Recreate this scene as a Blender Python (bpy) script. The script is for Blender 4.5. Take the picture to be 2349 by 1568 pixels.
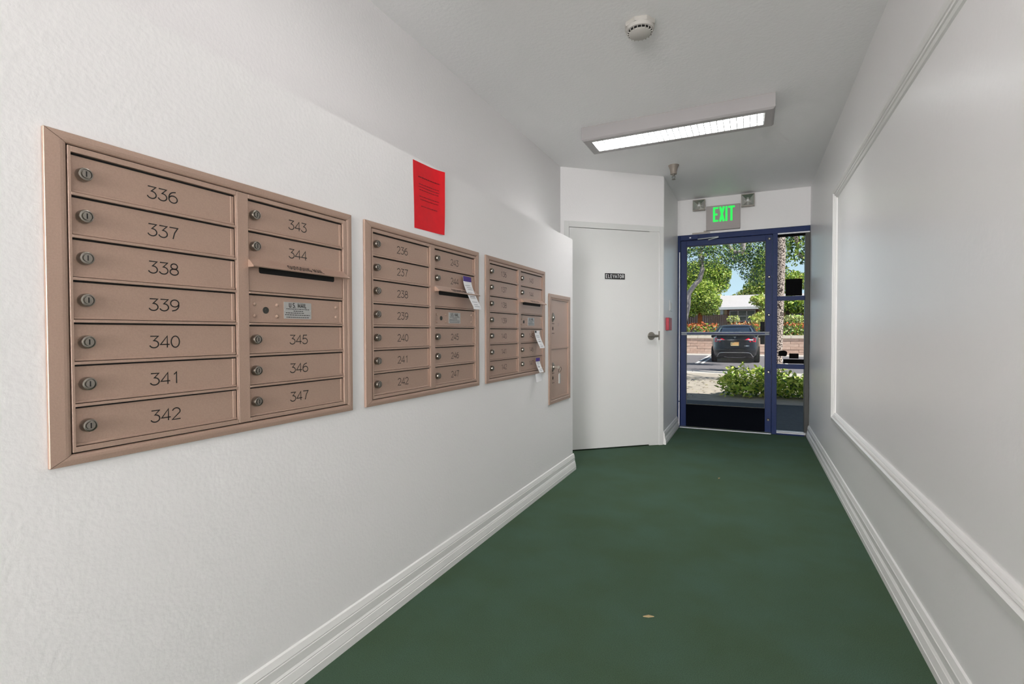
import bpy, bmesh, math, random
import numpy as np
from mathutils import Vector, Matrix

for o in list(bpy.data.objects):
    bpy.data.objects.remove(o)
SC = bpy.context.scene
COL = SC.collection
random.seed(7)
RNG = np.random.default_rng(7)

# ------------------------------------------------------------------ camera
FPX, YAW, PITCH, ROLL, CAMH = 1143.63, 0.4457, -0.0189, -0.0027, 1.08
_fw = Vector((-math.sin(YAW) * math.cos(PITCH), math.cos(YAW) * math.cos(PITCH), math.sin(PITCH)))
_r = Vector((math.cos(YAW), math.sin(YAW), 0))
_u = _r.cross(_fw)
CR = _r * math.cos(ROLL) + _u * math.sin(ROLL)
CU = _u * math.cos(ROLL) - _r * math.sin(ROLL)
cam_data = bpy.data.cameras.new('camera')
cam = bpy.data.objects.new('camera', cam_data)
COL.objects.link(cam)
cam_data.sensor_width = 36.0
cam_data.lens = FPX * 36.0 / 2349.0
cam_data.clip_start = 0.02
cam_data.clip_end = 400
cam.matrix_world = Matrix(((CR.x, CU.x, -_fw.x, 0), (CR.y, CU.y, -_fw.y, 0),
                           (CR.z, CU.z, -_fw.z, CAMH), (0, 0, 0, 1)))
SC.camera = cam


def at(px, py, Y):
    """surveyed point: where the sight line of a photo pixel meets the plane y = Y"""
    d = _fw + CR * ((px - 1174.5) / FPX) - CU * ((py - 784) / FPX)
    t = Y / d.y
    return Vector((d.x * t, Y, CAMH + d.z * t))


def ground(px, py, z):
    d = _fw + CR * ((px - 1174.5) / FPX) - CU * ((py - 784) / FPX)
    t = (z - CAMH) / d.z
    return Vector((d.x * t, d.y * t, z))


# ------------------------------------------------------------------ world, sun, exposure
SC.view_settings.view_transform = 'Standard'
SC.view_settings.look = 'None'
SC.view_settings.exposure = 0.0
SC.view_settings.gamma = 1.0
SC.view_settings.use_curve_mapping = False
LAMP_W = {1.35: 3.0, 3.655: 28.0}   # watts of the ceiling lamps, by their place along the hall; the nearer one is assumed
LAMP_DIM = 1.2
back_d = bpy.data.lights.new('back_fill', 'AREA')      # unseen fill lamp added behind the viewer to even out the hall
back_d.shape = 'RECTANGLE'; back_d.size = 1.7; back_d.size_y = 2.2; back_d.energy = 240.0
back_d.color = (1, .98, .968)
back = bpy.data.objects.new('back_fill', back_d)
COL.objects.link(back)
back.location = (-.45, -4.9, 1.25)
back.rotation_euler = (math.radians(98), 0, 0)
world = bpy.data.worlds.new('sky')
SC.world = world
world.use_nodes = True
nt = world.node_tree
bg = nt.nodes['Background']
tc = nt.nodes.new('ShaderNodeTexCoord')
sx = nt.nodes.new('ShaderNodeSeparateXYZ')
cr = nt.nodes.new('ShaderNodeValToRGB')
nt.links.new(tc.outputs['Generated'], sx.inputs[0])
nt.links.new(sx.outputs['Z'], cr.inputs[0])
cr.color_ramp.elements[0].position = 0.0
cr.color_ramp.elements[0].color = (0.62, 0.84, 0.97, 1)
cr.color_ramp.elements[1].position = 0.5
cr.color_ramp.elements[1].color = (0.09, 0.14, 0.24, 1)
nt.links.new(cr.outputs[0], bg.inputs[0])
bg.inputs[1].default_value = 1.15
sun_d = bpy.data.lights.new('sun', 'SUN')
sun = bpy.data.objects.new('sun', sun_d)
COL.objects.link(sun)
sun_d.energy = 6.0
sun_d.angle = 0.01
sun_d.color = (1.0, 0.95, 0.87)
sun.location = (8, -5, 16)
sun.rotation_euler = Vector((-0.45, 0.25, -0.85)).to_track_quat('-Z', 'Y').to_euler()


# ------------------------------------------------------------------ materials
def lin(c):
    return tuple(((v / 255) / 12.92 if v <= 10 else (((v / 255) + 0.055) / 1.055) ** 2.4) for v in c)


def mat(name, rgb, rough=0.6, metal=0.0, bump=None, vary=None, spec=0.5, emit=None, trans=None, coat=0.0):
    """rgb 0-255 sRGB; bump=(scale, strength[, detail]); vary=(scale, amount)"""
    m = bpy.data.materials.new(name)
    m.use_nodes = True
    t = m.node_tree
    b = t.nodes['Principled BSDF']
    c = lin(rgb)
    b.inputs['Base Color'].default_value = (*c, 1)
    b.inputs['Roughness'].default_value = rough
    b.inputs['Metallic'].default_value = metal
    b.inputs['Specular IOR Level'].default_value = spec
    b.inputs['Coat Weight'].default_value = coat
    if emit:
        b.inputs['Emission Color'].default_value = (*lin(emit[0]), 1)
        b.inputs['Emission Strength'].default_value = emit[1]
    if trans:
        b.inputs['Alpha'].default_value = trans
    co = None
    if bump or vary:
        co = t.nodes.new('ShaderNodeTexCoord')
    if vary:
        n = t.nodes.new('ShaderNodeTexNoise')
        n.inputs['Scale'].default_value = vary[0]
        n.inputs['Detail'].default_value = 5
        t.links.new(co.outputs['Object'], n.inputs['Vector'])
        r = t.nodes.new('ShaderNodeValToRGB')
        a = vary[1]
        r.color_ramp.elements[0].position = 0.3
        r.color_ramp.elements[1].position = 0.7
        r.color_ramp.elements[0].color = (*[max(0, v * (1 - a)) for v in c], 1)
        r.color_ramp.elements[1].color = (*[min(1, v * (1 + a)) for v in c], 1)
        t.links.new(n.outputs[0], r.inputs[0])
        t.links.new(r.outputs[0], b.inputs['Base Color'])
    if bump:
        n = t.nodes.new('ShaderNodeTexNoise')
        n.inputs['Scale'].default_value = bump[0]
        n.inputs['Detail'].default_value = bump[2] if len(bump) > 2 else 3
        t.links.new(co.outputs['Object'], n.inputs['Vector'])
        bp = t.nodes.new('ShaderNodeBump')
        bp.inputs['Strength'].default_value = bump[1]
        bp.inputs['Distance'].default_value = 0.004
        t.links.new(n.outputs[0], bp.inputs['Height'])
        t.links.new(bp.outputs[0], b.inputs['Normal'])
    return m


def glass_mat(name, tint=(1, 1, 1), refl=1.0):
    m = bpy.data.materials.new(name)
    m.use_nodes = True
    t = m.node_tree
    for n in list(t.nodes):
        if n.type != 'OUTPUT_MATERIAL':
            t.nodes.remove(n)
    out = [n for n in t.nodes if n.type == 'OUTPUT_MATERIAL'][0]
    tr = t.nodes.new('ShaderNodeBsdfTransparent')
    tr.inputs[0].default_value = (*tint, 1)
    gl = t.nodes.new('ShaderNodeBsdfGlossy')
    gl.inputs['Roughness'].default_value = 0.02
    fr = t.nodes.new('ShaderNodeFresnel')
    fr.inputs[0].default_value = 1.05
    mx = t.nodes.new('ShaderNodeMixShader')
    t.links.new(fr.outputs[0], mx.inputs[0])
    t.links.new(tr.outputs[0], mx.inputs[1])
    t.links.new(gl.outputs[0], mx.inputs[2])
    t.links.new(mx.outputs[0], out.inputs[0])
    return m


M = {}
M['wall'] = mat('wall_paint', (245, 243, 243), 0.55, bump=(90, 0.22, 4))
M['wall_gloss'] = mat('wall_paint_satin', (245, 243, 243), 0.33, bump=(45, 0.16, 3))
M['ceiling'] = mat('ceiling_paint', (246, 245, 245), 0.5, bump=(60, 0.35, 4))
M['trim'] = mat('trim_paint', (238, 237, 235), 0.35)
M['doorpaint'] = mat('door_paint', (226, 226, 224), 0.42)
M['tan'] = mat('tan_metal_paint', (182, 154, 138), 0.30, 0.25, bump=(900, 0.10), vary=(300, 0.05))
M['chrome'] = mat('nickel', (158, 153, 145), 0.28, 1.0)
M['hole_shade'] = mat('recess_shade', (12, 11, 10), 0.7)  # near-black stands in for shade inside gaps, slots and holes
M['ink'] = mat('black_engraving', (20, 18, 18), 0.6)
M['plate'] = mat('brushed_plate', (190, 190, 188), 0.4, 0.5)
M['red_paper'] = mat('red_paper', (226, 4, 26), 0.7, vary=(40, 0.05))
M['red_ink'] = mat('notice_print', (110, 2, 14), 0.7)
M['white_paper'] = mat('white_paper', (238, 238, 240), 0.7)
M['grey_print'] = mat('grey_print', (120, 120, 124), 0.7)
M['purple'] = mat('purple_print', (66, 40, 130), 0.6)
M['clear'] = mat('clear_plastic', (235, 238, 240), 0.15, trans=0.28)
M['blue'] = mat('blue_frame_paint', (16, 40, 92), 0.45, spec=.25)
M['blue_shaded'] = mat('blue_rail_shade', (4, 7, 16), 0.8, spec=.08)  # frame blue with the bottom rail's shade put into the colour
M['jamb'] = mat('dark_bronze_jamb', (62, 62, 58), 0.5)
M['alu'] = mat('bright_aluminium', (225, 228, 232), 0.3, 0.7)
M['alu_white'] = mat('white_strip', (245, 246, 250), 0.4)
M['black'] = mat('black_plastic', (3, 3, 4), 0.8, spec=.15)
M['glass'] = glass_mat('door_glass', (0.97, 0.985, 0.98))
M['sign_grey'] = mat('sign_housing', (176, 168, 166), 0.6)
M['green'] = mat('exit_green', (20, 220, 80), 0.5, emit=((20, 235, 85), 0.75))
M['lamp_tan'] = mat('lamp_head', (150, 142, 134), 0.45, 0.3)
M['reflector'] = mat('reflector', (215, 214, 210), 0.18, 0.9)
M['fixture'] = mat('fixture_enamel', (172, 168, 168), 0.45, bump=(400, 0.05))
M['louver'] = mat('louver_white', (205, 208, 208), 0.3)
M['tube'] = mat('fluorescent_tube', (250, 252, 255), 0.4, emit=((240, 248, 255), LAMP_DIM))
M['tube_assumed'] = mat('assumed_tube_bright', (250, 252, 255), 0.4, emit=((255, 253, 248), 2.0))  # tubes of the assumed, unseen ceiling light
M['detector'] = mat('detector_plastic', (200, 196, 190), 0.5)
M['sprinkler'] = mat('sprinkler_cup', (158, 148, 138), 0.45, 0.2)
M['alarm_red'] = mat('alarm_red', (176, 8, 46), 0.45)
M['white_plastic'] = mat('white_plastic', (244, 244, 244), 0.4)
M['sticker_black'] = mat('black_label', (8, 8, 8), 0.5)
M['white_ink'] = mat('white_lettering', (240, 240, 240), 0.5)
M['scrap'] = mat('dry_scrap', (170, 150, 110), 0.8)


def carpet():
    m = mat('green_carpet', (62, 98, 74), 0.95, spec=0.1, bump=(700, 0.5, 2))
    t = m.node_tree
    b = t.nodes['Principled BSDF']
    co = [n for n in t.nodes if n.type == 'TEX_COORD'][0]
    big = t.nodes.new('ShaderNodeTexNoise'); big.inputs['Scale'].default_value = 3.0; big.inputs['Detail'].default_value = 6
    fine = t.nodes.new('ShaderNodeTexNoise'); fine.inputs['Scale'].default_value = 350; fine.inputs['Detail'].default_value = 2
    for n in (big, fine):
        t.links.new(co.outputs['Object'], n.inputs['Vector'])
    r1 = t.nodes.new('ShaderNodeValToRGB')
    r1.color_ramp.elements[0].position = 0.35; r1.color_ramp.elements[1].position = 0.68
    r1.color_ramp.elements[0].color = (*lin((74, 95, 74)), 1)
    r1.color_ramp.elements[1].color = (*lin((77, 101, 85)), 1)
    r2 = t.nodes.new('ShaderNodeValToRGB')
    r2.color_ramp.elements[0].position = 0.3; r2.color_ramp.elements[1].position = 0.7
    r2.color_ramp.elements[0].color = (0.72, 0.72, 0.72, 1); r2.color_ramp.elements[1].color = (1.15, 1.15, 1.15, 1)
    mx = t.nodes.new('ShaderNodeMix'); mx.data_type = 'RGBA'; mx.blend_type = 'MULTIPLY'
    mx.inputs[0].default_value = 1.0
    t.links.new(big.outputs[0], r1.inputs[0]); t.links.new(fine.outputs[0], r2.inputs[0])
    t.links.new(r1.outputs[0], mx.inputs[6]); t.links.new(r2.outputs[0], mx.inputs[7])
    t.links.new(mx.outputs[2], b.inputs['Base Color'])
    return m


M['carpet'] = carpet()
M['concrete'] = mat('walk_concrete', (176, 166, 154), 0.9, bump=(40, 0.3), vary=(9, 0.18))
M['concrete_pale'] = mat('kerb_concrete', (196, 190, 184), 0.9, vary=(12, 0.1))
M['walk_shaded'] = mat('landing_concrete_shaded', (74, 76, 80), 0.75, bump=(60, 0.3), vary=(25, 0.2))  # dark paving tone that also carries the building's shade
M['asphalt'] = mat('asphalt', (120, 116, 120), 0.95, bump=(60, 0.3), vary=(14, 0.15))
M['paint_white'] = mat('road_paint', (235, 235, 232), 0.8)
M['soil'] = mat('soil', (70, 58, 44), 0.95, vary=(20, 0.3))
M['block'] = mat('wall_block', (206, 178, 164), 0.9, bump=(30, 0.4), vary=(7, 0.12))
M['block2'] = mat('wall_block_rosy', (198, 168, 154), 0.9, bump=(30, 0.4), vary=(7, 0.12))
M['mortar'] = mat('mortar', (168, 146, 134), 0.95)
M['cap'] = mat('wall_cap', (224, 212, 198), 0.9, vary=(6, 0.08))
M['leaf_a'] = mat('leaf_bright', (200, 212, 104), 0.5)
M['leaf_b'] = mat('leaf_mid', (150, 182, 66), 0.5)
M['leaf_c'] = mat('leaf_dark', (62, 96, 44), 0.5)
M['leaf_d'] = mat('leaf_bluegreen', (58, 92, 74), 0.5)
M['leaf_y'] = mat('leaf_yellow', (226, 222, 136), 0.5)
M['leaf_red'] = mat('leaf_red_tip', (212, 112, 66), 0.5)
M['leaf_pale'] = mat('leaf_pale', (196, 200, 150), 0.5)
M['bark'] = mat('bark', (176, 166, 166), 0.9, bump=(20, 0.8), vary=(14, 0.3))
M['bark_dark'] = mat('bark_dark', (70, 54, 46), 0.9, vary=(10, 0.3))
M['bark_orange'] = mat('bark_orange', (196, 112, 62), 0.9, vary=(10, 0.2))
M['roof'] = mat('roof_shingle', (190, 186, 190), 0.9, vary=(5, 0.06))
M['house_tan'] = mat('house_tan', (196, 164, 124), 0.85)
M['house_brown'] = mat('house_trim_brown', (112, 66, 50), 0.8)
M['house_white'] = mat('house_white', (222, 224, 230), 0.7)
M['pane'] = mat('far_pane', (70, 84, 84), 0.1, 0.0, spec=0.8)
M['fence'] = mat('fence_brown', (70, 54, 50), 0.9)
M['carpaint'] = mat('car_paint', (10, 14, 26), 0.3, 0.2, coat=0.5)
M['carglass'] = mat('car_glass', (18, 30, 44), 0.05, 0.0, spec=1.0, coat=0.6)
M['tyre'] = mat('tyre', (16, 16, 18), 0.8)
M['car_black'] = mat('car_black_plastic', (24, 24, 28), 0.6)
M['tail'] = mat('tail_red', (240, 14, 50), 0.25)
M['tail_clear'] = mat('tail_clear', (205, 200, 210), 0.2)
M['silver'] = mat('silver_badge', (230, 230, 235), 0.25, 0.8)
M['plate_y'] = mat('plate_cream', (238, 214, 160), 0.5)
M['plate_o'] = mat('plate_orange', (214, 140, 60), 0.5)
M['facade'] = mat('outside_stucco', (200, 192, 180), 0.9, bump=(40, 0.4))


def bark_mottled():
    m = mat('mottled_bark', (170, 156, 150), 0.9)
    t = m.node_tree; b = t.nodes['Principled BSDF']
    co = t.nodes.new('ShaderNodeTexCoord')
    v = t.nodes.new('ShaderNodeTexVoronoi'); v.inputs['Scale'].default_value = 34
    r = t.nodes.new('ShaderNodeValToRGB')
    r.color_ramp.elements[0].position = 0.42; r.color_ramp.elements[0].color = (*lin((214, 198, 190)), 1)
    r.color_ramp.elements[1].position = 0.66; r.color_ramp.elements[1].color = (*lin((64, 52, 50)), 1)
    t.links.new(co.outputs['Object'], v.inputs['Vector']); t.links.new(v.outputs['Distance'], r.inputs[0])
    t.links.new(r.outputs[0], b.inputs['Base Color'])
    return m


M['bark_mottled'] = bark_mottled()


# ------------------------------------------------------------------ mesh builder
class MB:
    def __init__(self):
        self.v = []; self.f = []; self.m = []

    def add(self, vs, fs, mi=0):
        o = len(self.v)
        self.v += [tuple(p) for p in vs]
        self.f += [tuple(i + o for i in q) for q in fs]
        self.m += [mi] * len(fs)
        return self

    def box(self, a, b, mi=0):
        (x0, y0, z0), (x1, y1, z1) = a, b
        x0, x1 = min(x0, x1), max(x0, x1); y0, y1 = min(y0, y1), max(y0, y1); z0, z1 = min(z0, z1), max(z0, z1)
        return self.add([(x0, y0, z0), (x1, y0, z0), (x1, y1, z0), (x0, y1, z0), (x0, y0, z1), (x1, y0, z1), (x1, y1, z1), (x0, y1, z1)],
                        [(0, 3, 2, 1), (4, 5, 6, 7), (0, 1, 5, 4), (1, 2, 6, 5), (2, 3, 7, 6), (3, 0, 4, 7)], mi)

    def loft(self, rings, mi=0, cap=True, closed=True):
        n = len(rings[0]); vs = [p for r in rings for p in r]; fs = []
        for i in range(len(rings) - 1):
            for j in range(n if closed else n - 1):
                k = (j + 1) % n
                fs.append((i * n + j, i * n + k, (i + 1) * n + k, (i + 1) * n + j))
        if cap and closed:
            fs.append(tuple(range(n))[::-1]); fs.append(tuple((len(rings) - 1) * n + j for j in range(n)))
        return self.add(vs, fs, mi)

    def lathe(self, prof, fr, seg=24, mi=0):
        """prof: list of (radius, height); fr: function (a, b, h)->xyz"""
        rings = [[fr(r * math.cos(2 * math.pi * k / seg), r * math.sin(2 * math.pi * k / seg), hh) for k in range(seg)] for r, hh in prof]
        return self.loft(rings, mi)

    def tube(self, pts, radii, seg=8, mi=0):
        pts = [Vector(p) for p in pts]
        if not hasattr(radii, '__len__'):
            radii = [radii] * len(pts)
        rings = []; n = None
        for i, p in enumerate(pts):
            t = (pts[min(i + 1, len(pts) - 1)] - pts[max(i - 1, 0)]).normalized()
            if n is None:
                n = t.orthogonal().normalized()
            n = (n - t * n.dot(t)).normalized()
            b = t.cross(n)
            rings.append([p + (n * math.cos(2 * math.pi * k / seg) + b * math.sin(2 * math.pi * k / seg)) * radii[i] for k in range(seg)])
        return self.loft(rings, mi)

    def ribbon(self, pl, w, fr, mi=0, ext=0.0):
        """flat stroke of width w along 2-d polyline pl"""
        P = [Vector(p) for p in pl]
        if len(P) < 2:
            return self
        if ext:
            P[0] = P[0] - (P[1] - P[0]).normalized() * ext
            P[-1] = P[-1] + (P[-1] - P[-2]).normalized() * ext
        L = []; R = []
        closed = (P[0] - P[-1]).length < 1e-6
        for i in range(len(P)):
            if closed:
                a = P[i - 1] if i > 0 else P[-2]; c = P[i + 1] if i < len(P) - 1 else P[1]
            else:
                a = P[max(i - 1, 0)]; c = P[min(i + 1, len(P) - 1)]
            d1 = (P[i] - a); d2 = (c - P[i])
            if d1.length < 1e-9: d1 = d2
            if d2.length < 1e-9: d2 = d1
            d1 = d1.normalized(); d2 = d2.normalized()
            n1 = Vector((-d1.y, d1.x)); n2 = Vector((-d2.y, d2.x))
            nn = n1 + n2
            nn = n1 if nn.length < 0.3 else nn.normalized()
            k = w / 2 / max(0.5, nn.dot(n1))
            L.append(fr(*(P[i] + nn * k))); R.append(fr(*(P[i] - nn * k)))
        n = len(P)
        return self.add(L + R, [(n + i, n + i + 1, i + 1, i) for i in range(n - 1)], mi)

    def mesh(self, name, mats, bevel=0, smooth=False, seg=1):
        me = bpy.data.meshes.new(name)
        me.from_pydata(self.v, [], self.f)
        for m in mats:
            me.materials.append(m)
        me.polygons.foreach_set('material_index', self.m)
        if bevel:
            bm = bmesh.new(); bm.from_mesh(me)
            es = [e for e in bm.edges if len(e.link_faces) == 2 and e.calc_face_angle(0) > 0.5]
            bmesh.ops.bevel(bm, geom=es, offset=bevel, segments=seg, affect='EDGES', clamp_overlap=True)
            bm.to_mesh(me); bm.free()
        if smooth:
            me.polygons.foreach_set('use_smooth', [True] * len(me.polygons))
            try:
                me.set_sharp_from_angle(angle=0.7)
            except Exception:
                pass
        me.update()
        return me

    def build(self, name, mats, parent=None, loc=(0, 0, 0), **kw):
        if not isinstance(mats, (list, tuple)):
            mats = [mats]
        return link(name, self.mesh(name, mats, **kw), parent, loc)


def link(name, me, parent=None, loc=(0, 0, 0)):
    o = bpy.data.objects.new(name, me)
    COL.objects.link(o)
    o.location = loc
    if parent:
        o.parent = parent
    return o


def tag(o, label=None, cat=None, group=None, kind=None):
    if label: o['label'] = label
    if cat: o['category'] = cat
    if group: o['group'] = group
    if kind: o['kind'] = kind
    return o


def thing(name, loc, label, cat, group=None, kind=None, rz=0):
    o = bpy.data.objects.new(name, None)
    o.empty_display_size = 0.05
    COL.objects.link(o)
    o.location = loc; o.rotation_euler = (0, 0, rz)
    return tag(o, label, cat, group, kind)


def struct(name, mb, m, label=None, **kw):
    o = mb.build(name, m, **kw)
    o['kind'] = 'structure'
    if label: o['label'] = label
    return o


def profile_run(prof, P, Q, out, up=(0, 0, 1), m0=0.0, m1=0.0):
    """extrude a (outward, height) profile from P to Q; m0/m1 shift ends along the run per unit height (mitres)"""
    P, Q, out, up = Vector(P), Vector(Q), Vector(out), Vector(up)
    d = (Q - P).normalized()
    mb = MB()
    a = [P + out * w + up * z + d * (m0 * z) for w, z in prof]
    b = [Q + out * w + up * z + d * (m1 * z) for w, z in prof]
    mb.loft([a, b])
    return mb


# stroke font ---------------------------------------------------------------
def arc(cx, cy, rx, ry, a0, a1, n=10):
    return [(cx + rx * math.cos(math.radians(a0 + (a1 - a0) * i / n)), cy + ry * math.sin(math.radians(a0 + (a1 - a0) * i / n))) for i in range(n + 1)]


F = {
    '0': [arc(.31, .5, .29, .5, 90, 450, 20)],
    '1': [[(.18, .8), (.36, 1), (.36, 0)]],
    '2': [arc(.3, .71, .27, .29, 165, -25, 12) + [(.02, 0), (.6, 0)]],
    '3': [[(.04, 1), (.56, 1), (.26, .62)] + arc(.28, .31, .3, .31, 85, -160, 12)],
    '4': [[(.46, 0), (.46, 1), (.0, .27), (.62, .27)]],
    '5': [[(.54, 1), (.12, 1), (.06, .56)] + arc(.28, .32, .3, .32, 130, -155, 12)],
    '6': [[(.5, .98)] + arc(.42, .45, .4, .5, 105, 180, 5) + arc(.31, .31, .29, .31, 180, -180, 18)],
    '7': [[(.02, 1), (.6, 1), (.38, .55), (.26, 0)]],
    '8': [arc(.31, .76, .23, .24, -90, 270, 16), arc(.31, .27, .29, .27, 90, 450, 18)],
    '9': [arc(.31, .69, .29, .31, 0, 360, 18) + arc(.2, .55, .4, .5, 0, -75, 5) + [(.12, .02)]],
    'A': [[(0, 0), (.3, 1), (.6, 0)], [(.11, .33), (.49, .33)]],
    'E': [[(.52, 1), (.04, 1), (.04, 0), (.52, 0)], [(.04, .52), (.44, .52)]],
    'G': [arc(.34, .5, .3, .5, 40, 320, 16) + [(.6, .42), (.36, .42)]],
    'I': [[(.12, 0), (.12, 1)]],
    'L': [[(.06, 1), (.06, 0), (.52, 0)]],
    'M': [[(.04, 0), (.04, 1), (.36, .2), (.68, 1), (.68, 0)]],
    'N': [[(.05, 0), (.05, 1), (.57, 0), (.57, 1)]],
    'O': [arc(.33, .5, .3, .5, 90, 450, 20)],
    'P': [[(.06, 0), (.06, 1), (.3, 1)] + arc(.3, .74, .24, .26, 90, -90, 8) + [(.06, .48)]],
    'R': [[(.06, 0), (.06, 1), (.3, 1)] + arc(.3, .74, .24, .26, 90, -90, 8) + [(.06, .48)], [(.3, .48), (.56, 0)]],
    'S': [arc(.3, .75, .24, .25, 30, 255, 10) + arc(.3, .25, .26, .27, 80, -150, 10)],
    'T': [[(.3, 0), (.3, 1)], [(0, 1), (.6, 1)]],
    'U': [[(.05, 1), (.05, .3)] + arc(.31, .3, .26, .3, 180, 360, 10) + [(.57, 1)]],
    'V': [[(0, 1), (.3, 0), (.6, 1)]],
    'X': [[(0, 0), (.56, 1)], [(0, 1), (.56, 0)]],
    '.': [[(.06, 0), (.06, .12)]],
    ' ': [],
}
ADV = {'I': .34, '.': .26, ' ': .4, 'M': .86, 'G': .78, 'O': .78}


def text_w(s, sx, gap):
    return sum((ADV.get(c, .66) + gap) * sx for c in s) - gap * sx


def write(mb, s, x, y, hgt, fr, stroke, sx=None, gap=.12, mi=0, ext=0.0, center=False):
    sx = sx or hgt
    if center:
        x -= text_w(s, sx, gap) / 2
    for c in s:
        for pl in F[c]:
            mb.ribbon([(x + px * sx, y + py * hgt) for px, py in pl], stroke, fr, mi, ext)
        x += (ADV.get(c, .66) + gap) * sx
    return mb


# ------------------------------------------------------------------ survey numbers
XL, XR, XB = -1.2583, 0.5484, -1.5375       # mailbox wall face, right wall, recessed upper wall
ZC, ZT = 2.5591, 1.8106                     # ceiling, top of the mailbox wall
YE, YEND, YBACK = 3.743, 5.916, -5.2
S2 = Vector((XB, 4.229, 0)); C2 = Vector((-0.745, 4.93, 0))
E2 = (C2 - S2).normalized(); N2 = Vector((E2.y, -E2.x, 0))   # elevator wall direction, normal into the hall
XS = -0.747                                 # short wall next to the exit

# ------------------------------------------------------------------ room shell
struct('floor', MB().box((-2.0, YBACK - .1, -.08), (XR + .1, YEND + .055, 0)), M['carpet'], 'green carpet covering the hall floor')
struct('ceiling', MB().box((-1.8, YBACK - .1, ZC), (XR + .12, YEND + .2, ZC + .12)), M['ceiling'], 'white textured ceiling of the hall')
struct('wall_mailbox', MB().box((XB - .02, YBACK, 0), (XL, YE, ZT)), M['wall'], 'low thick white wall carrying the mailboxes', bevel=.006, seg=2)
struct('wall_left', MB().box((XB - .12, YBACK, 0), (XB, S2.y + .06, ZC)), M['wall'], 'white upper wall set back above the mailbox wall')
struct('wall_right', MB().box((XR, YBACK, 0), (XR + .12, YEND + .25, ZC)), M['wall_gloss'], 'long satin white wall on the right')
struct('wall_back', MB().box((XB - .12, YBACK - .1, 0), (XR + .12, YBACK, ZC)), M['wall'], 'white end wall behind the viewer')
w2 = thing('added_glazing', (-.45, YBACK, 0), 'unseen glazed frame added behind the fill lamp', 'window', kind='structure')  # added to dress the fill lamp; no window is known here
for x0_, x1_, z0_, z1_ in ((-.95, -.87, .05, 2.45), (.87, .95, .05, 2.45), (-.03, .03, .13, 2.37), (-.87, .87, .05, .13), (-.87, .87, 2.37, 2.45)):
    MB().box((x0_, 0, z0_), (x1_, .05, z1_)).build('frame', M['alu'], w2)
for x0_, x1_ in ((-.87, -.03), (.03, .87)):
    MB().box((x0_, .02, .13), (x1_, .03, 2.37)).build('pane', M['white_plastic'], w2)
# elevator wall with door opening
DL, DR, DH = 0.084, 1.005, 2.027
w = MB()


def ev(s, dn, z):
    p = S2 + E2 * s + N2 * dn
    return (p.x, p.y, z)


def evbox(mb, s0, s1, n0, n1, z0, z1, mi=0):
    vs = [ev(s, n, z) for z in (z0, z1) for s, n in ((s0, n0), (s1, n0), (s1, n1), (s0, n1))]
    return mb.add(vs, [(0, 3, 2, 1), (4, 5, 6, 7), (0, 1, 5, 4), (1, 2, 6, 5), (2, 3, 7, 6), (3, 0, 4, 7)], mi)


EVL = (C2 - S2).length
evbox(w, -.10, .035, -.12, 0, 0, ZC); evbox(w, .035, 1.05, -.12, 0, DH + .055, ZC)
evbox(w, .035, 1.05, -.12, -.08, 0, DH + .055)
struct('wall_elevator', w, M['wall'], 'angled white wall holding the elevator door')
struct('wall_short', MB().add([(XS, C2.y, 0), (XS, YEND, 0), (XS - .12, YEND, 0), (XS - .12, C2.y - .1, 0)] +
                              [(XS, C2.y, ZC), (XS, YEND, ZC), (XS - .12, YEND, ZC), (XS - .12, C2.y - .1, ZC)],
                              [(0, 1, 5, 4), (1, 2, 6, 5), (2, 3, 7, 6), (3, 0, 4, 7), (0, 3, 2, 1), (4, 5, 6, 7)]), M['wall_gloss'],
       'narrow white wall between elevator door and exit', bevel=.004)
struct('wall_exit', MB().box((XS - .12, YEND, 2.167), (XR + .12, YEND + .2, ZC)), M['wall'], 'white wall strip above the exit door')
# building outside, above and beside the exit
struct('wall_facade', MB().box((-7, YEND + .2, ZC), (7, YEND + .4, 6.4)).box((-7, YEND + .12, -.2), (XS - .012, YEND + .3, ZC)).box((XR + .006, YEND + .12, -.2), (7, YEND + .3, ZC)),
       M['facade'], 'stucco front of the building outside')
struct('trim_9', MB().box((-7, YEND + .2, 6.4), (7, YEND + 1.75, 6.6)), M['facade'], 'roof eave of the building outside')

# baseboards
BBP = [(0, 0), (.024, 0), (.024, .025), (.0215, .0265), (.0215, .029), (.023, .031), (.018, .056), (.0155, .0575), (.0155, .060), (.017, .0615), (.013, .069), (.013, .096),
       (.010, .0975), (.010, .100), (.012, .102), (.006, .121), (0, .125)]


def baseboard(name, P, Q, out, label, m0=0, m1=0):
    o = profile_run(BBP, P, Q, out).build(name, M['trim'])
    o['kind'] = 'structure'; o['label'] = label
    return o


baseboard('baseboard_left', (XL, YBACK, 0), (XL, YE + .01, 0), (1, 0, 0), 'ridged white baseboard under the mailboxes')
baseboard('baseboard_right', (XR, YEND - .012, 0), (XR, YBACK, 0), (-1, 0, 0), 'ridged white baseboard along the right wall')
baseboard('baseboard_short', (XS, C2.y + .005, 0), (XS, YEND - .012, 0), (1, 0, 0), 'short ridged baseboard left of the exit')

# panel moulding on the right wall
MP = [(0, 0), (.010, 0), (.022, .006), (.026, .030), (.020, .037), (.014, .0385), (.014, .042), (.019, .045), (.017, .051), (.011, .053), (.011, .055), (.013, .058), (.008, .066), (0, .069)]
ZB0, ZB1, YV, YN = .441, 2.087, 4.215, -2.2


def mould(name, P, Q, up, lab):
    o = profile_run(MP, P, Q, (-1, 0, 0), up, 1.0, -1.0).build(name, M['trim'])
    o['kind'] = 'structure'; o['label'] = lab


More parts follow.
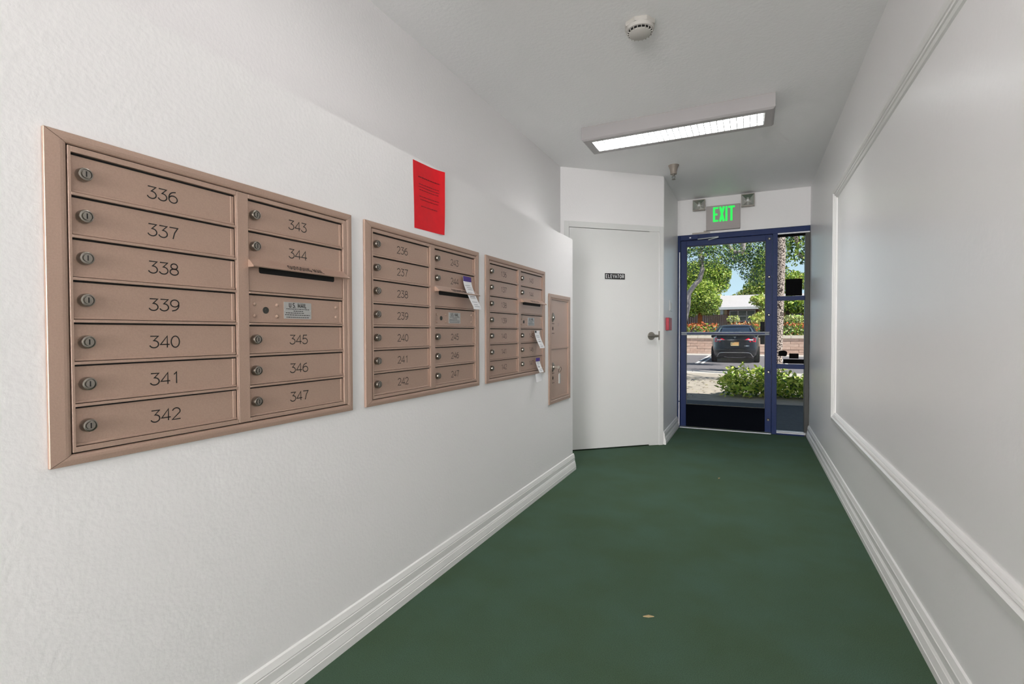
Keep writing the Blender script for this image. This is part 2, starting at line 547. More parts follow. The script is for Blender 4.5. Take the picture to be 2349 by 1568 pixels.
mould('trim_1', (XR, YV, ZB0), (XR, YN, ZB0), (0, 0, 1), 'lower moulding rail of the right wall panel')
mould('trim_2', (XR, YN, ZB1), (XR, YV, ZB1), (0, 0, -1), 'upper moulding rail of the right wall panel')
mould('trim_3', (XR, YV, ZB1), (XR, YV, ZB0), (0, -1, 0), 'upright moulding of the right wall panel near the exit')

# ------------------------------------------------------------------ elevator door
d2 = thing('door_2', (0, 0, 0), 'plain white elevator machine door in the angled wall', 'door', kind='structure')
fm = MB()
evbox(fm, .035, DL - .003, -.075, .004, 0, DH + .055); evbox(fm, DR + .003, 1.050, -.075, .004, 0, DH + .055)
evbox(fm, DL - .003, DR + .003, -.075, .004, DH + .003, DH + .055)
fm.build('door_frame', M['doorpaint'], d2, bevel=.0015)
evbox(MB(), DL + .001, DR - .001, -.046, -.001, .012, DH - .001).build('door_leaf', M['doorpaint'], d2, bevel=.001)
evbox(MB(), DL - .003, DR + .003, -.078, -.05, 0, DH + .003).build('door_rebate', M['hole_shade'], d2)
sg = MB(); evbox(sg, .438, .640, 0, .004, 1.571, 1.624, 0)
write(sg, 'ELEVATOR', .539, 1.582, .031, lambda a, b: ev(a, .0045, b), .0046, sx=.0265, gap=.22, mi=1, center=True)
tag(sg.build('elevator_sign', [M['sticker_black'], M['white_ink']]), 'small black ELEVATOR sign with white capitals on the white door', 'sign')
hd = MB()
HC = S2 + E2 * .922 + Vector((0, 0, 1.044))


def hfr(a, b, hh):
    p = HC + E2 * a + N2 * hh
    return (p.x, p.y, p.z + b)


hd.lathe([(.038, -.001), (.038, .004), (.034, .009), (.014, .010), (.0125, .050), (.010, .052)], hfr, 28)
lev = hd.build('handle_rose', M['chrome'], d2, smooth=True)
lv = MB()
rings = []
for s_, hw_, hn_ in ((.046, .008, .007), (.03, .012, .008), (0, .0125, .010), (-.03, .0115, .008), (-.06, .010, .007), (-.068, .007, .006)):
    rings.append([hfr(s_, hw_ * math.cos(t), .050 + hn_ * math.sin(t)) for t in [2 * math.pi * k / 12 for k in range(12)]])
lv.loft(rings)
lv.build('handle_lever', M['chrome'], d2, smooth=True)
evbox(MB(), 1.000, 1.011, -.002, .005, 1.006, 1.091).build('strike_plate', M['lamp_tan'], d2)

# ------------------------------------------------------------------ exit storefront door and sidelight
Y0 = YEND        # inner face of the frame
fr_ = thing('trim_4', (0, Y0, 0), 'blue metal door frame around the exit', 'door frame', kind='structure')


def fb(name, x0, x1, z0, z1, y0, y1, m, parent, bevel=.002):
    return MB().box((x0, y0, z0), (x1, y1, z1)).build(name, M[m], parent, bevel=bevel)


fb('jamb', -.745, -.716, 0, 2.165, 0.0, .11, 'blue', fr_)
fb('head_rail', -.716, .546, 2.108, 2.165, 0.0, .11, 'blue', fr_)
fb('mullion', .207, .254, 0.0, 2.108, 0.0, .11, 'blue', fr_)
fb('jamb', .506, .546, 0.0, 2.108, 0.006, .11, 'jamb', fr_)
fb('edge_strip', -.7295, -.7195, .30, 1.98, -.004, 0.0, 'alu_white', fr_, 0)
fb('edge_strip', -.7295, -.7195, .02, .29, -.004, 0.0, 'alu_white', fr_, 0)
fb('threshold', -.716, .205, 0.001, .012, -.03, .10, 'alu', fr_, .003)
d1 = thing('door_1', (0, Y0, 0), 'blue framed glass exit door with push bar', 'door', kind='structure')
fb('left_stile', -.712, -.652, .016, 2.104, .012, .056, 'blue', d1)
fb('right_stile', .144, .204, .016, 2.104, .012, .056, 'blue', d1)
fb('top_rail', -.652, .144, 2.042, 2.104, .012, .056, 'blue', d1)
fb('bottom_rail', -.652, .144, .016, .265, .012, .056, 'blue_shaded', d1)
fb('glass_pane', -.652, .144, .265, 2.042, .031, .037, 'glass', d1, 0)
gb = MB()
for (x0, x1, z0, z1) in ((-.652, -.646, .265, 2.042), (.138, .144, .265, 2.042), (-.646, .138, .265, .271), (-.646, .138, 2.036, 2.042)):
    gb.box((x0, .022, z0), (x1, .031, z1))
gb.build('glazing_bead', M['jamb'], d1)
pb = MB()
for z_, r_ in ((1.073, .0085), (1.054, .0085)):
    pb.tube([(-.70, .008, z_), (-.668, -.018, z_), (-.64, -.03, z_), (.13, -.03, z_), (.175, -.02, z_), (.182, .011, z_)], r_, 8)
MB().box((-.64, -.0415, 1.057), (.14, -.034, 1.070)).build('bar_face', M['blue'], d1)
tag(pb.build('push_bar', M['alu'], d1, smooth=True), 'grey metal push bar across the glass')
for z_ in (2.06, 1.66, 1.259, .656, .149):
    MB().lathe([(.0145, .013), (.0145, .008), (.011, .004), (.006, .006), (.005, .009)], lambda a, b, hh, z_=z_: (.177 + a, hh, z_ + b), 16).build('bolt', M['chrome'], d1, smooth=True)
fb('lock_cover', .097, .142, .948, 1.188, .0375, .0475, 'black', d1)
cl = MB()
cl.box((-.60, -.030, 2.112), (-.53, 0.010, 2.150), 0)
cl.build('closer_body', M['blue'], d1)
MB().tube([(-.53, -.034, 2.106), (-.40, -.034, 2.112), (-.317, -.034, 2.118)], .006, 8).build('closer_arm', M['alu'], d1)
MB().tube([(-.42, -.028, 2.090), (-.317, -.032, 2.112)], .006, 8).build('closer_arm', M['alu'], d1)
MB().box((-.62, -.012, 2.128), (-.56, -.004, 2.138)).build('closer_bracket', M['alu'], d1)
tag(MB().box((-.59, YEND - .012, 2.170), (-.405, YEND, 2.182)).box((-.47, YEND - .014, 2.180), (-.44, YEND, 2.196)).build('alarm_contact', M['lamp_tan']),
    'thin metal contact plate on the wall above the exit door frame', 'door hardware')
# sidelight
w1 = thing('window_1', (0, Y0, 0), 'tall narrow sidelight of three panes right of the exit door', 'window', kind='structure')
fb('rail', .254, .506, 1.408, 1.452, 0.004, .08, 'blue', w1)
fb('rail', .254, .506, .695, .740, 0.004, .08, 'blue', w1)
fb('sill_rail', .254, .506, 0.0, .018, -.004, .08, 'blue', w1)
fb('sill_strip', .254, .520, .018, .026, -.006, .06, 'alu_white', w1, 0)
fb('sill_strip', .254, .520, .032, .038, -.004, .06, 'alu_white', w1, 0)
fb('head_strip', .254, .544, 2.096, 2.108, -.004, .06, 'alu_white', w1, 0)
fb('glass_pane', .254, .506, 1.452, 2.096, .04, .046, 'glass', w1, 0)
fb('glass_pane', .254, .506, .740, 1.408, .04, .046, 'glass', w1, 0)
fb('glass_pane', .254, .506, .038, .695, .04, .046, 'glass', w1, 0)
fb('blind_edge', .254, .506, 2.070, 2.096, .018, .036, 'black', w1, 0)


def sticker(x0, x1, z0, z1, label, blob=False):
    k = (Y0 + .04) / Y0
    x0, x1, z0, z1 = x0 * k, x1 * k, 1.08 + (z0 - 1.08) * k, 1.08 + (z1 - 1.08) * k
    mb = MB()
    if blob:
        n = 22; cx, cz = (x0 + x1) / 2, (z0 + z1) / 2
        ring = []
        for i in range(n):
            t = 2 * math.pi * i / n
            c, s = math.cos(t), math.sin(t)
            q = (abs(c) ** 4 + abs(s) ** 4) ** -.25 * (1 + .05 * math.sin(5 * t + .6))
            ring.append((cx + (x1 - x0) / 2 * q * c, cz + (z1 - z0) / 2 * q * s))
        mb.loft([[(a, Y0 + .037, b) for a, b in ring], [(a, Y0 + .0397, b) for a, b in ring]])
    else:
        mb.box((x0, Y0 + .037, z0), (x1, Y0 + .0397, z1))
    return tag(mb.build('window_sticker', M['black']), label, 'sticker', 'dark stickers on the sidelight glass')


sticker(.329, .479, 1.453, 1.627, 'large square black notice on the upper sidelight pane')
sticker(.269, .348, .826, .884, 'rounded dark sticker at the left of the middle sidelight pane', True)
sticker(.367, .452, .803, .856, 'small dark square sticker above the long black strip on the sidelight')
sticker(.311, .500, .751, .796, 'long black strip sticker along the foot of the middle sidelight pane')


# exit sign
def near(x, z, dy):
    k = (YEND - dy) / YEND
    return x * k, 1.08 + (z - 1.08) * k


ex = thing('exit_sign', (0, 0, 0), 'grey EXIT sign with glowing green letters above the blue door', 'sign')
xa, za = near(-.446, 2.198, .05); xb, zb_ = near(-.104, 2.464, .05)
MB().box((xa, YEND - .05, za), (xb, YEND, zb_)).build('housing', M['sign_grey'], ex, bevel=.003)
lt = MB()
lx, lz = near(-.376, 2.286, .05); hx, hz = near(-.160, 2.446, .05)
sx_ = (hx - lx)
hgt = hz - lz
fe = lambda a, b: (a, YEND - .0512, b)
st = .021
for x0, gl in ((0, 'E'), (.285, 'X'), (.575, 'I'), (.71, 'T')):
    wd = {'E': .25, 'X': .27, 'I': .1, 'T': .30}[gl] * sx_
    ox = lx + x0 * sx_
    if gl == 'E':
        lt.ribbon([(ox + st / 2, lz), (ox + st / 2, lz + hgt)], st, fe)
        for q in (st / 2, hgt / 2, hgt - st / 2):
            lt.ribbon([(ox + st, lz + q), (ox + wd * (0.85 if q == hgt / 2 else 1), lz + q)], st * .95, fe)
    elif gl == 'X':
        lt.ribbon([(ox + st / 2, lz), (ox + wd - st / 2, lz + hgt)], st * 1.05, fe)
        lt.ribbon([(ox + st / 2, lz + hgt), (ox + wd - st / 2, lz)], st * 1.05, lambda a, b: (a, YEND - .0514, b))
    elif gl == 'I':
        lt.ribbon([(ox + wd / 2, lz), (ox + wd / 2, lz + hgt)], st, fe)
    else:
        lt.ribbon([(ox + wd / 2, lz), (ox + wd / 2, lz + hgt - st)], st, fe)
        lt.ribbon([(ox, lz + hgt - st / 2), (ox + wd, lz + hgt - st / 2)], st, fe)
tag(lt.build('letters', M['green'], ex), 'glowing green EXIT letters')


def emergency(x0, z0, x1, z1, lab):
    e = thing('emergency_light', (0, 0, 0), lab, 'emergency light', 'emergency lamp heads by the exit sign')
    dd = .085
    (x0, z0), (x1, z1) = near(x0, z0, dd), near(x1, z1, dd)
    z1 = min(z1, ZC - .006)
    yf = YEND - dd
    cx, cz = (x0 + x1) / 2, (z0 + z1) / 2
    hx_, hz_ = (x1 - x0) / 2, (z1 - z0) / 2
    rect = lambda k, y: [(cx - hx_ * k, y, cz - hz_ * k), (cx + hx_ * k, y, cz - hz_ * k), (cx + hx_ * k, y, cz + hz_ * k), (cx - hx_ * k, y, cz + hz_ * k)]
    MB().loft([rect(.55, YEND), rect(.75, YEND - .03), rect(1, YEND - .045), rect(1, yf), rect(.90, yf), rect(.90, yf + .006)], cap=False).build('housing', M['lamp_tan'], e)
    MB().loft([rect(.90, yf + .006), rect(.22, yf + .036), rect(.05, yf + .036)], cap=False).build('reflector', M['reflector'], e)
    MB().lathe([(.002, 0), (.010, .004), (.012, .012), (.007, .022), (.006, .03)], lambda a, b, hh: (cx + a, yf + .006 + hh, cz + b), 14).build('bulb', M['white_plastic'], e, smooth=True)


emergency(-.588, 2.433, -.459, 2.549, 'square emergency lamp left of the EXIT sign')
emergency(-.096, 2.425, .034, 2.556, 'square emergency lamp right of the EXIT sign')

# things on the narrow wall beside the exit
fa = thing('fire_alarm_box', (XS, 5.16, 1.16), 'red fire alarm box on the narrow wall by the exit', 'fire alarm')
MB().box((0, -.10, -.062), (.030, .10, .062)).build('housing', M['alarm_red'], fa, bevel=.003)
MB().box((0, .13, -.05), (.006, .21, .05)).build('side_plate', M['white_plastic'], fa, bevel=.002)
MB().box((.006, .155, -.035), (.0065, .165, .02)).box((.006, .155, .03), (.0065, .165, .045)).build('slot', M['ink'], fa)
sw = thing('switch_plate', (XS, 5.38, 1.353), 'white switch plate above the red fire alarm box', 'switch')
MB().box((0, -.085, -.055), (.007, .085, .055)).build('plate', M['white_plastic'], sw, bevel=.002)
MB().box((.007, -.055, -.032), (.011, -.015, .032)).box((.007, .015, -.032), (.011, .055, .032)).build('rocker', M['trim'], sw, bevel=.002)

# ------------------------------------------------------------------ ceiling fixtures
def ceiling_light(yc, label, assumed_lamp=False):
    e = thing('ceiling_light', (-.489, yc, ZC), label, 'ceiling light', 'fluorescent ceiling lights')
    L, Wd, Hh = 1.246, .31, .098
    sh = MB()
    a, b = L / 2, Wd / 2
    rr = lambda x, y, z: [(-x, -y, z), (x, -y, z), (x, y, z), (-x, y, z)]
    sh.loft([rr(a, b, 0), rr(a, b, -Hh + .012), rr(a - .012, b - .012, -Hh), rr(a - .058, b - .052, -Hh), rr(a - .058, b - .052, -.03)], cap=False)
    sh.build('housing', M['fixture'], e, bevel=.0015)
    MB().box((-a + .05, -b + .04, -.03), (a - .05, b - .04, -.024)).build('reflector', M['louver'], e)
    for s in (-1, 1):
        MB().tube([(-a + .065, s * .05, -.048), (a - .065, s * .05, -.048)], .013, 12).build('tube', M['tube_assumed'] if assumed_lamp else M['tube'], e, smooth=True)
    gx, gy = a - .062, b - .055
    n = 28
    bx = MB().box((-.0024, -gy, -Hh + .002), (.0024, gy, -Hh + .022)).mesh('louver_blade', [M['louver']])
    for i in range(n + 1):
        link('louver_blade', bx, e, (-gx + 2 * gx * i / n, 0, 0))
    by = MB().box((-gx, -.0024, -Hh + .002), (gx, .0024, -Hh + .022)).mesh('louver_blade', [M['louver']])
    for i in range(5):
        link('louver_blade', by, e, (0, -gy + 2 * gy * i / 4, 0))
    if True:
        la = bpy.data.lights.new('lamp', 'AREA')
        la.shape = 'RECTANGLE'; la.size = 1.1; la.size_y = .18; la.energy = LAMP_W[yc]
        la.color = (1, .98, .968)
        lo = bpy.data.objects.new('lamp', la); COL.objects.link(lo)
        lo.parent = e; lo.location = (0, 0, -.105 if assumed_lamp else -.066)
    return e


ceiling_light(3.655, 'grey boxed fluorescent light with louver on the ceiling before the exit')
ceiling_light(1.35, 'assumed lit fluorescent light, unseen, on the ceiling above the mailboxes, nearer the viewer', True)  # unseen fixture assumed from the hood shadows, added to light the hall evenly

sd = thing('smoke_detector', (-.487, 2.455, ZC), 'off-white octagonal smoke detector on the ceiling', 'smoke detector')
oc = lambda r, z: [(r * math.cos(math.pi / 8 + .25 + k * math.pi / 4), r * math.sin(math.pi / 8 + .25 + k * math.pi / 4), z) for k in range(8)]
ci = lambda r, z, n=32: [(r * math.cos(2 * math.pi * k / n), r * math.sin(2 * math.pi * k / n), z) for k in range(n)]
MB().loft([oc(.074, 0), oc(.074, -.012), oc(.070, -.018)]).build('base', M['detector'], sd)
MB().loft([ci(.066, -.016), ci(.064, -.034), ci(.058, -.036)]).build('body', M['detector'], sd, smooth=True)
MB().loft([ci(.0575, -.035), ci(.0575, -.043), ci(.05, -.043)]).build('vent_ring', M['hole_shade'], sd)
MB().loft([ci(.052, -.040), ci(.052, -.047), ci(.048, -.050)]).build('cover_disc', M['detector'], sd, smooth=True)
vb = MB().box((.050, -.0012, -.0475), (.060, .0012, -.034)).mesh('vent_bar', [M['detector']])
for k in range(20):
    q = link('vent_bar', vb, sd); q.rotation_euler = (0, 0, 2 * math.pi * k / 20)
sp = thing('sprinkler', (-.622, 4.64, ZC), 'small pendent sprinkler in a flared cup on the ceiling', 'sprinkler')
fz = lambda a, b, hh: (a, b, hh)
MB().lathe([(.047, 0), (.045, -.006), (.034, -.03), (.029, -.055), (.028, -.078), (.012, -.079)], fz, 24).build('cup', M['sprinkler'], sp, smooth=True)
hb = MB()
hb.lathe([(.010, -.078), (.010, -.094), (.004, -.096)], fz, 12)
for s in (-1, 1):
    hb.tube([(s * .009, 0, -.092), (s * .014, 0, -.105), (s * .003, 0, -.122)], .0025, 6)
hb.lathe([(.003, -.118), (.017, -.123), (.017, -.125), (.003, -.126)], fz, 16)
hb.build('spray_head', M['chrome'], sp, smooth=True)

# ------------------------------------------------------------------ mailboxes
BW, BH = .8354, .6773
mf = lambda u, v, wv: (wv, u, v)      # wall coordinates: u along the wall, v up, w out of the wall
CACHE = {}


def cached(key, fn):
    if key not in CACHE:
        CACHE[key] = fn()
    return CACHE[key]


def mbox(mb, u0, u1, v0, v1, w0, w1, mi=0):
    return mb.box((w0, u0, v0), (w1, u1, v1), mi)


def lock_mesh():
    mb = MB()
    mb.lathe([(.0135, 0), (.0140, .002), (.0138, .010), (.0125, .0145), (.0105, .0152), (.0100, .0128), (.0080, .0128), (.0076, .0162), (.001, .0165)], lambda a, b, hh: (hh, a, b), 20, 0)
    mbox(mb, -.0011, .0011, -.0055, .0055, .0160, .01675, 1)
    return mb.mesh('lock', [M['chrome'], M['ink']], smooth=True)


def rivet_mesh():
    return MB().lathe([(.0055, 0), (.0050, .002), (.003, .0034), (.0005, .0038)], lambda a, b, hh: (hh, a, b), 12).mesh('rivet', [M['tan']], smooth=True)


def number_mesh(s, hgt=.027):
    mb = MB()
    write(mb, s, 0, 0, hgt, lambda a, b: (0, a, b), .0027, sx=.0330, gap=.05, center=True)
    return mb.mesh('number', [M['ink']])


def frame_rails(parent, W_, H_, tw, tl=None):
    """four mitred trim rails around a unit"""
    tl = tl or tw
    def rail(a, b, c, dd, tk):
        # a,b outer corners; c,d inner corners; tk the width of this rail
        prof = [(0, .001), (0, .0080), (.0010, .0092), (tk - .011, .0102), (tk - .006, .0098), (tk - .002, .0085), (tk, .0060), (tk, .001)]
        rings = []
        for t, wv in prof:
            k = t / tk
            p = (a[0] + (c[0] - a[0]) * k, a[1] + (c[1] - a[1]) * k)
            q = (b[0] + (dd[0] - b[0]) * k, b[1] + (dd[1] - b[1]) * k)
            rings.append((mf(p[0], p[1], wv), mf(q[0], q[1], wv)))
        mb = MB(); mb.loft([[r[0] for r in rings], [r[1] for r in rings]])
        mb.build('frame_rail', M['tan'], parent)
    o = [(0, 0), (W_, 0), (W_, H_), (0, H_)]
    g = .0007
    i = [(tl, tw), (W_ - tw, tw), (W_ - tw, H_ - tw), (tl, H_ - tw)]
    for k in range(4):
        a, b, c, dd = o[k], o[(k + 1) % 4], i[k], i[(k + 1) % 4]
        ux, uy = (b[0] - a[0]), (b[1] - a[1]); ln = math.hypot(ux, uy); ux, uy = ux / ln * g, uy / ln * g
        rail((a[0] + ux, a[1] + uy), (b[0] - ux, b[1] - uy), (c[0] + ux, c[1] + uy), (dd[0] - ux, dd[1] - uy), tl if k == 3 else tw)


ROWS = [.640, .5535, .467, .380, .293, .206, .119, .036]
WF, WD = .0092, .0022       # face of the leaf frame, face of the doors
LU = (.0435, .404); RU = (.4405, .7945)


def leaf_frame(u0, u1, du, v_skip=()):
    mb = MB()
    mbox(mb, u0, du[0], .0252, .652, .0008, WF); mbox(mb, du[1], u1, .0252, .652, .0008, WF)
    mbox(mb, du[0], du[1], ROWS[0], .652, .0008, WF); mbox(mb, du[0], du[1], .0252, ROWS[-1], .0008, WF)
    for v in ROWS[1:-1]:
        mbox(mb, du[0], du[1], v - .0005, v + .0055, .0008, WF)
    return mb.mesh('leaf_frame', [M['tan']], bevel=.0012)


def door_mesh(wd, hh):
    mb = MB()
    mbox(mb, .0015, wd - .0024, .0012, hh - .0042, .001, WD)
    # folded lips at the foot and at the right edge
    mbox(mb, .0015, wd - .0024, .0012, .0065, .001, WD + .003)
    mbox(mb, wd - .0115, wd - .0024, .0065, hh - .0042, .001, WD + .0014)
    return mb.mesh('door', [M['tan']], bevel=.0008)


def hood_mesh():
    mb = MB()
    u0, u1 = RU[0] - .001, RU[1] + .001
    q = [[mf(u0, .478, WF - .004), mf(u0, .4735, WF - .004), mf(u0 - .004, .4515, .034), mf(u0 - .004, .4540, .036)],
         [mf(u1, .478, WF - .004), mf(u1, .4735, WF - .004), mf(u1 + .004, .4515, .034), mf(u1 + .004, .4540, .036)]]
    mb.loft(q)
    for u in (u0, u1):
        mb.loft([[mf(u - .0012, .475, WF - .004), mf(u - .0012, .452, WF - .004), mf(u - .0035, .4515, .034)],
                 [mf(u + .0012, .475, WF - .004), mf(u + .0012, .452, WF - .004), mf(u - .0012, .4515, .034)]])
    return mb.mesh('slot_hood', [M['tan']])


def hood_text_mesh():
    up = .036
    def fr(a, b):
        t = 1 - b / up
        return mf(a, .4780 + (.4540 - .4780) * t + .0006, WF - .004 + (.036 - WF + .004) * t + .0004)
    mb = MB()
    write(mb, 'OUTGOING MAIL', (RU[0] + RU[1]) / 2 + .008, .006, .017, fr, .0026, sx=.0130, gap=.16, center=True)
    return mb.mesh('lettering', [M['ink']])


def plate_mesh():
    mb = MB()
    mbox(mb, 0, .102, 0, .050, 0, .001, 0)
    f = lambda a, b: (.0013, a, b)
    write(mb, 'U.S. MAIL', .051, .0345, .0125, f, .0023, sx=.0115, gap=.12, mi=1, center=True)
    rnd = random.Random(3)
    for v, a, b in ((.0295, .008, .095), (.0235, .034, .070), (.0175, .006, .074), (.0115, .003, .098), (.0045, .008, .094)):
        u = a
        while u < b:
            k = rnd.uniform(.003, .009)
            mb.ribbon([(u, v), (min(u + k, b), v)], .0019, f, 1)
            u += k + .0016
    for u in (.003, .099):
        mb.lathe([(.0022, .001), (.0018, .0022), (.0003, .0026)], lambda a, b, hh, u=u: (hh, u + a, .0255 + b), 10, 0)
    return mb.mesh('label_plate', [M['plate'], M['ink']])


def mailbox_bank(y, first, label):
    e = thing('mailbox_bank', (XL, y, .8107), label, 'mailboxes', 'mailbox banks in the white wall')
    frame_rails(e, BW, BH, .0225, .0365)
    link('shade_backing', cached('shade_backing', lambda: mbox(MB(), .03, .82, .02, .66, .0002, .0007).mesh('shade_backing', [M['hole_shade']])), e)  # black sheet paints the shade seen in the gaps around the doors
    link('leaf_frame', cached('lfL', lambda: leaf_frame(.0380, .4049, LU)), e)
    link('leaf_frame', cached('lfR', lambda: leaf_frame(.4064, .8112, RU)), e)

    def door(u0, u1, k, num):
        v1, v0 = ROWS[k], ROWS[k + 1] + (.0055 if k < 6 else 0)
        wd, hh = u1 - u0, v1 - v0
        dr = link('door', cached('door%.4f_%.4f' % (wd, hh), lambda: door_mesh(wd, hh)), e, mf(u0, v0, 0))
        dr['label'] = 'tan metal mailbox door number %d' % num
        lk = link('lock', cached('lock', lock_mesh), dr, mf(.022 if u0 < .2 else .021, hh - .041, WD))
        lk['label'] = 'round nickel cam lock'
        nn = link('number', cached('n%d' % num, lambda: number_mesh(str(num))), dr, mf(.180 if u0 < .2 else .173, hh - .0435 - .0135, WD + .0003))
        nn['label'] = 'black engraved number %d' % num

    for k in range(7):
        door(*LU, k, first + k)
    for k, num in ((0, 7), (1, 8), (4, 9), (5, 10), (6, 11)):
        door(*RU, k, first + num)
    # outgoing slot
    sp_ = MB()
    mbox(sp_, RU[0] + .0015, RU[1] - .0015, ROWS[3] + .007, ROWS[2] - .001, .001, WD + .004)
    pn = link('slot_panel', cached('slotp', lambda: sp_.mesh('slot_panel', [M['tan']], bevel=.0008)), e)
    def slot():
        mb = MB(); a, b, c, dd, r = .4735, .7555, .4385, .4585, .006
        pts = arc(b - r, dd - r, r, r, 90, 0, 5) + arc(b - r, c + r, r, r, 0, -90, 5) + arc(a + r, c + r, r, r, -90, -180, 5) + arc(a + r, dd - r, r, r, 180, 90, 5)
        mb.loft([[mf(u, v, WD + .0035) for u, v in pts], [mf(u, v, WD + .0044) for u, v in pts]])
        return mb.mesh('mail_slot', [M['hole_shade']])
    link('mail_slot', cached('slot', slot), pn)
    hd_ = link('slot_hood', cached('hood', hood_mesh), e)
    tag(link('lettering', cached('hoodt', hood_text_mesh), hd_), 'black OUTGOING MAIL lettering')
    # postal master door
    v1, v0 = ROWS[3], ROWS[4] + .0055
    wd, hh = RU[1] - RU[0], v1 - v0
    md = link('master_door', cached('md', lambda: door_mesh(wd, hh)), e, mf(RU[0], v0, 0))
    md['label'] = 'tan master door with U.S. MAIL plate'
    for u, v in ((.461, .351), (.535, .351), (.461, .3185), (.5345, .3185), (.766, .3545), (.7655, .322)):
        link('rivet', cached('rivet', rivet_mesh), md, mf(u - RU[0], v - v0, WD))
    kh = lambda: MB().lathe([(.0098, 0), (.0098, .0012), (.0085, .0016), (.0082, .0006), (.0035, .0006), (.003, .0025), (.0005, .0025)], lambda a, b, h_: (h_, a, b), 18).mesh('keyhole', [M['jamb']])
    link('keyhole', cached('kh', kh), md, mf(.497 - RU[0], .335 - v0, WD))
    tag(link('label_plate', cached('plate', plate_mesh), md, mf(.559 - RU[0], .313 - v0, WD)), 'silver U.S. MAIL plate with black print')
    return e


mailbox_bank(.4914, 336, 'large tan mailbox bank nearest the viewer, numbers 336 to 347')
mailbox_bank(1.3922, 236, 'middle tan mailbox bank below the red notice, numbers 236 to 247')
mailbox_bank(2.3008, 136, 'farthest of the three tan mailbox banks, numbers 136 to 147')

# parcel locker
pw, ph = .444, .772
pl_ = thing('parcel_locker', (XL, 3.214, .577), 'tall narrow tan parcel locker of two doors at the wall end', 'parcel locker')
frame_rails(pl_, pw, ph, .030)
pf = MB()
PD = [(.391, .735), (.034, .387)]
mbox(pf, .031, .046, .031, .741, .0008, WF); mbox(pf, .395, .413, .031, .741, .0008, WF)
mbox(pf, .046, .395, .735, .741, .0008, WF); mbox(pf, .046, .395, .387, .393, .0008, WF); mbox(pf, .046, .395, .031, .036, .0008, WF)
mbox(pf, .031, .413, .031, .741, .0002, .0008)
pf.build('leaf_frame', M['tan'], pl_, bevel=.001)
for k, (v0, v1) in enumerate(PD):
    mb = MB(); mbox(mb, .0475, .3935, v0 + .002, v1 - .003, .001, WD); mbox(mb, .0475, .3935, v0 + .002, v0 + .008, .001, WD + .003)
    dr = mb.build('door', M['tan'], pl_, bevel=.0008)
    vk = v1 - .126 if k == 0 else v1 - .128
    esc = MB().lathe([(.022, 0), (.022, .003), (.017, .006), (.013, .006), (.012, .012), (.002, .0125)], lambda a, b, hh: (WD + hh, .082 + a, vk + b * 1.5), 20)
    mbox(esc, .079, .085, vk - .012, vk + .006, WD + .012, WD + .013, 1)
    tag(esc.build('lock', [M['chrome'], M['ink']], dr, smooth=True), 'oval nickel lock')
    MB().lathe([(.008, 0), (.008, .001), (.001, .0012)], lambda a, b, hh, vk=vk: (WD + hh, .084 + a, vk - .078 + b * 1.6), 14).build('keyhole', M['hole_shade'], dr)
    for dv in (-.044, -.112):
        for u in (.075, .100):
            link('rivet', cached('rivet_dark', lambda: MB().lathe([(.004, 0), (.003, .002), (.0005, .0025)], lambda a, b, hh: (hh, a, b), 10).mesh('rivet', [M['ink']])), dr, mf(u, vk + dv, WD))
    nm = MB(); write(nm, '%dP' % (k + 1), .175, vk - .062, .022, lambda a, b: (WD + .0004, a, b), .0016, sx=.022, gap=.25)
    nm.build('number', M['grey_print'], dr)
# key with ring and tag hanging from the lower lock
ky = thing('key_ring', (XL + WD + .012, 3.214 + .082, .577 + .262), 'key in the lower parcel locker lock with ring and hanging tag', 'key')
mb = MB(); mb.box((0, -.002, -.008), (.022, .002, .004)); mb.lathe([(.011, -.0012), (.011, .0012)], lambda a, b, hh: (.030 + a, hh, b - .002), 16)
mb.build('key', M['chrome'], ky)
MB().tube([(.034 + .004 * math.sin(t), .022 + .024 * math.cos(t), -.022 + .018 * math.sin(t)) for t in [2 * math.pi * i / 20 for i in range(21)]], .0014, 6).build('ring', M['ink'], ky)
mb = MB(); mb.box((.026, .012, -.118), (.034, .034, -.050)); mb.tube([(.030, .023, -.036), (.030, .023, -.052)], .0012, 6)
mb.build('tag', M['plate'], ky, bevel=.003)

# ------------------------------------------------------------------ paper things on the wall
def sheet(name, mats, fn, nu, nv, parent=None, thick=.0004):
    mb = MB()
    front = [fn(i / nu, j / nv) for j in range(nv + 1) for i in range(nu + 1)]
    back = [(p[0] - thick, p[1], p[2]) for p in front]
    n = (nu + 1) * (nv + 1)
    fs = []
    for j in range(nv):
        for i in range(nu):
            a = j * (nu + 1) + i
            fs.append((a, a + 1, a + nu + 2, a + nu + 1)); fs.append((n + a, n + a + nu + 1, n + a + nu + 2, n + a + 1))
    edge = [i for i in range(nu)] + [j * (nu + 1) + nu for j in range(nv)] + [nv * (nu + 1) + i for i in range(nu, 0, -1)] + [j * (nu + 1) for j in range(nv, 0, -1)]
    for k in range(len(edge)):
        a, b = edge[k], edge[(k + 1) % len(edge)]
        fs.append((b, a, n + a, n + b))
    mb.add(front + back, fs)
    return mb


nw, nh = .2159, .2794
rot = math.radians(1.5)


def paper_pt(s, t, off=0.0):
    lift = .0012 + .016 * max(0, (s - .55) / .45) ** 2 * (.35 + .65 * t) + .001 * math.sin(5 * t)
    a, b = (s - .5) * nw, (t - .5) * nh
    u = a * math.cos(rot) - b * math.sin(rot); v = a * math.sin(rot) + b * math.cos(rot)
    return (lift + off, u, v)


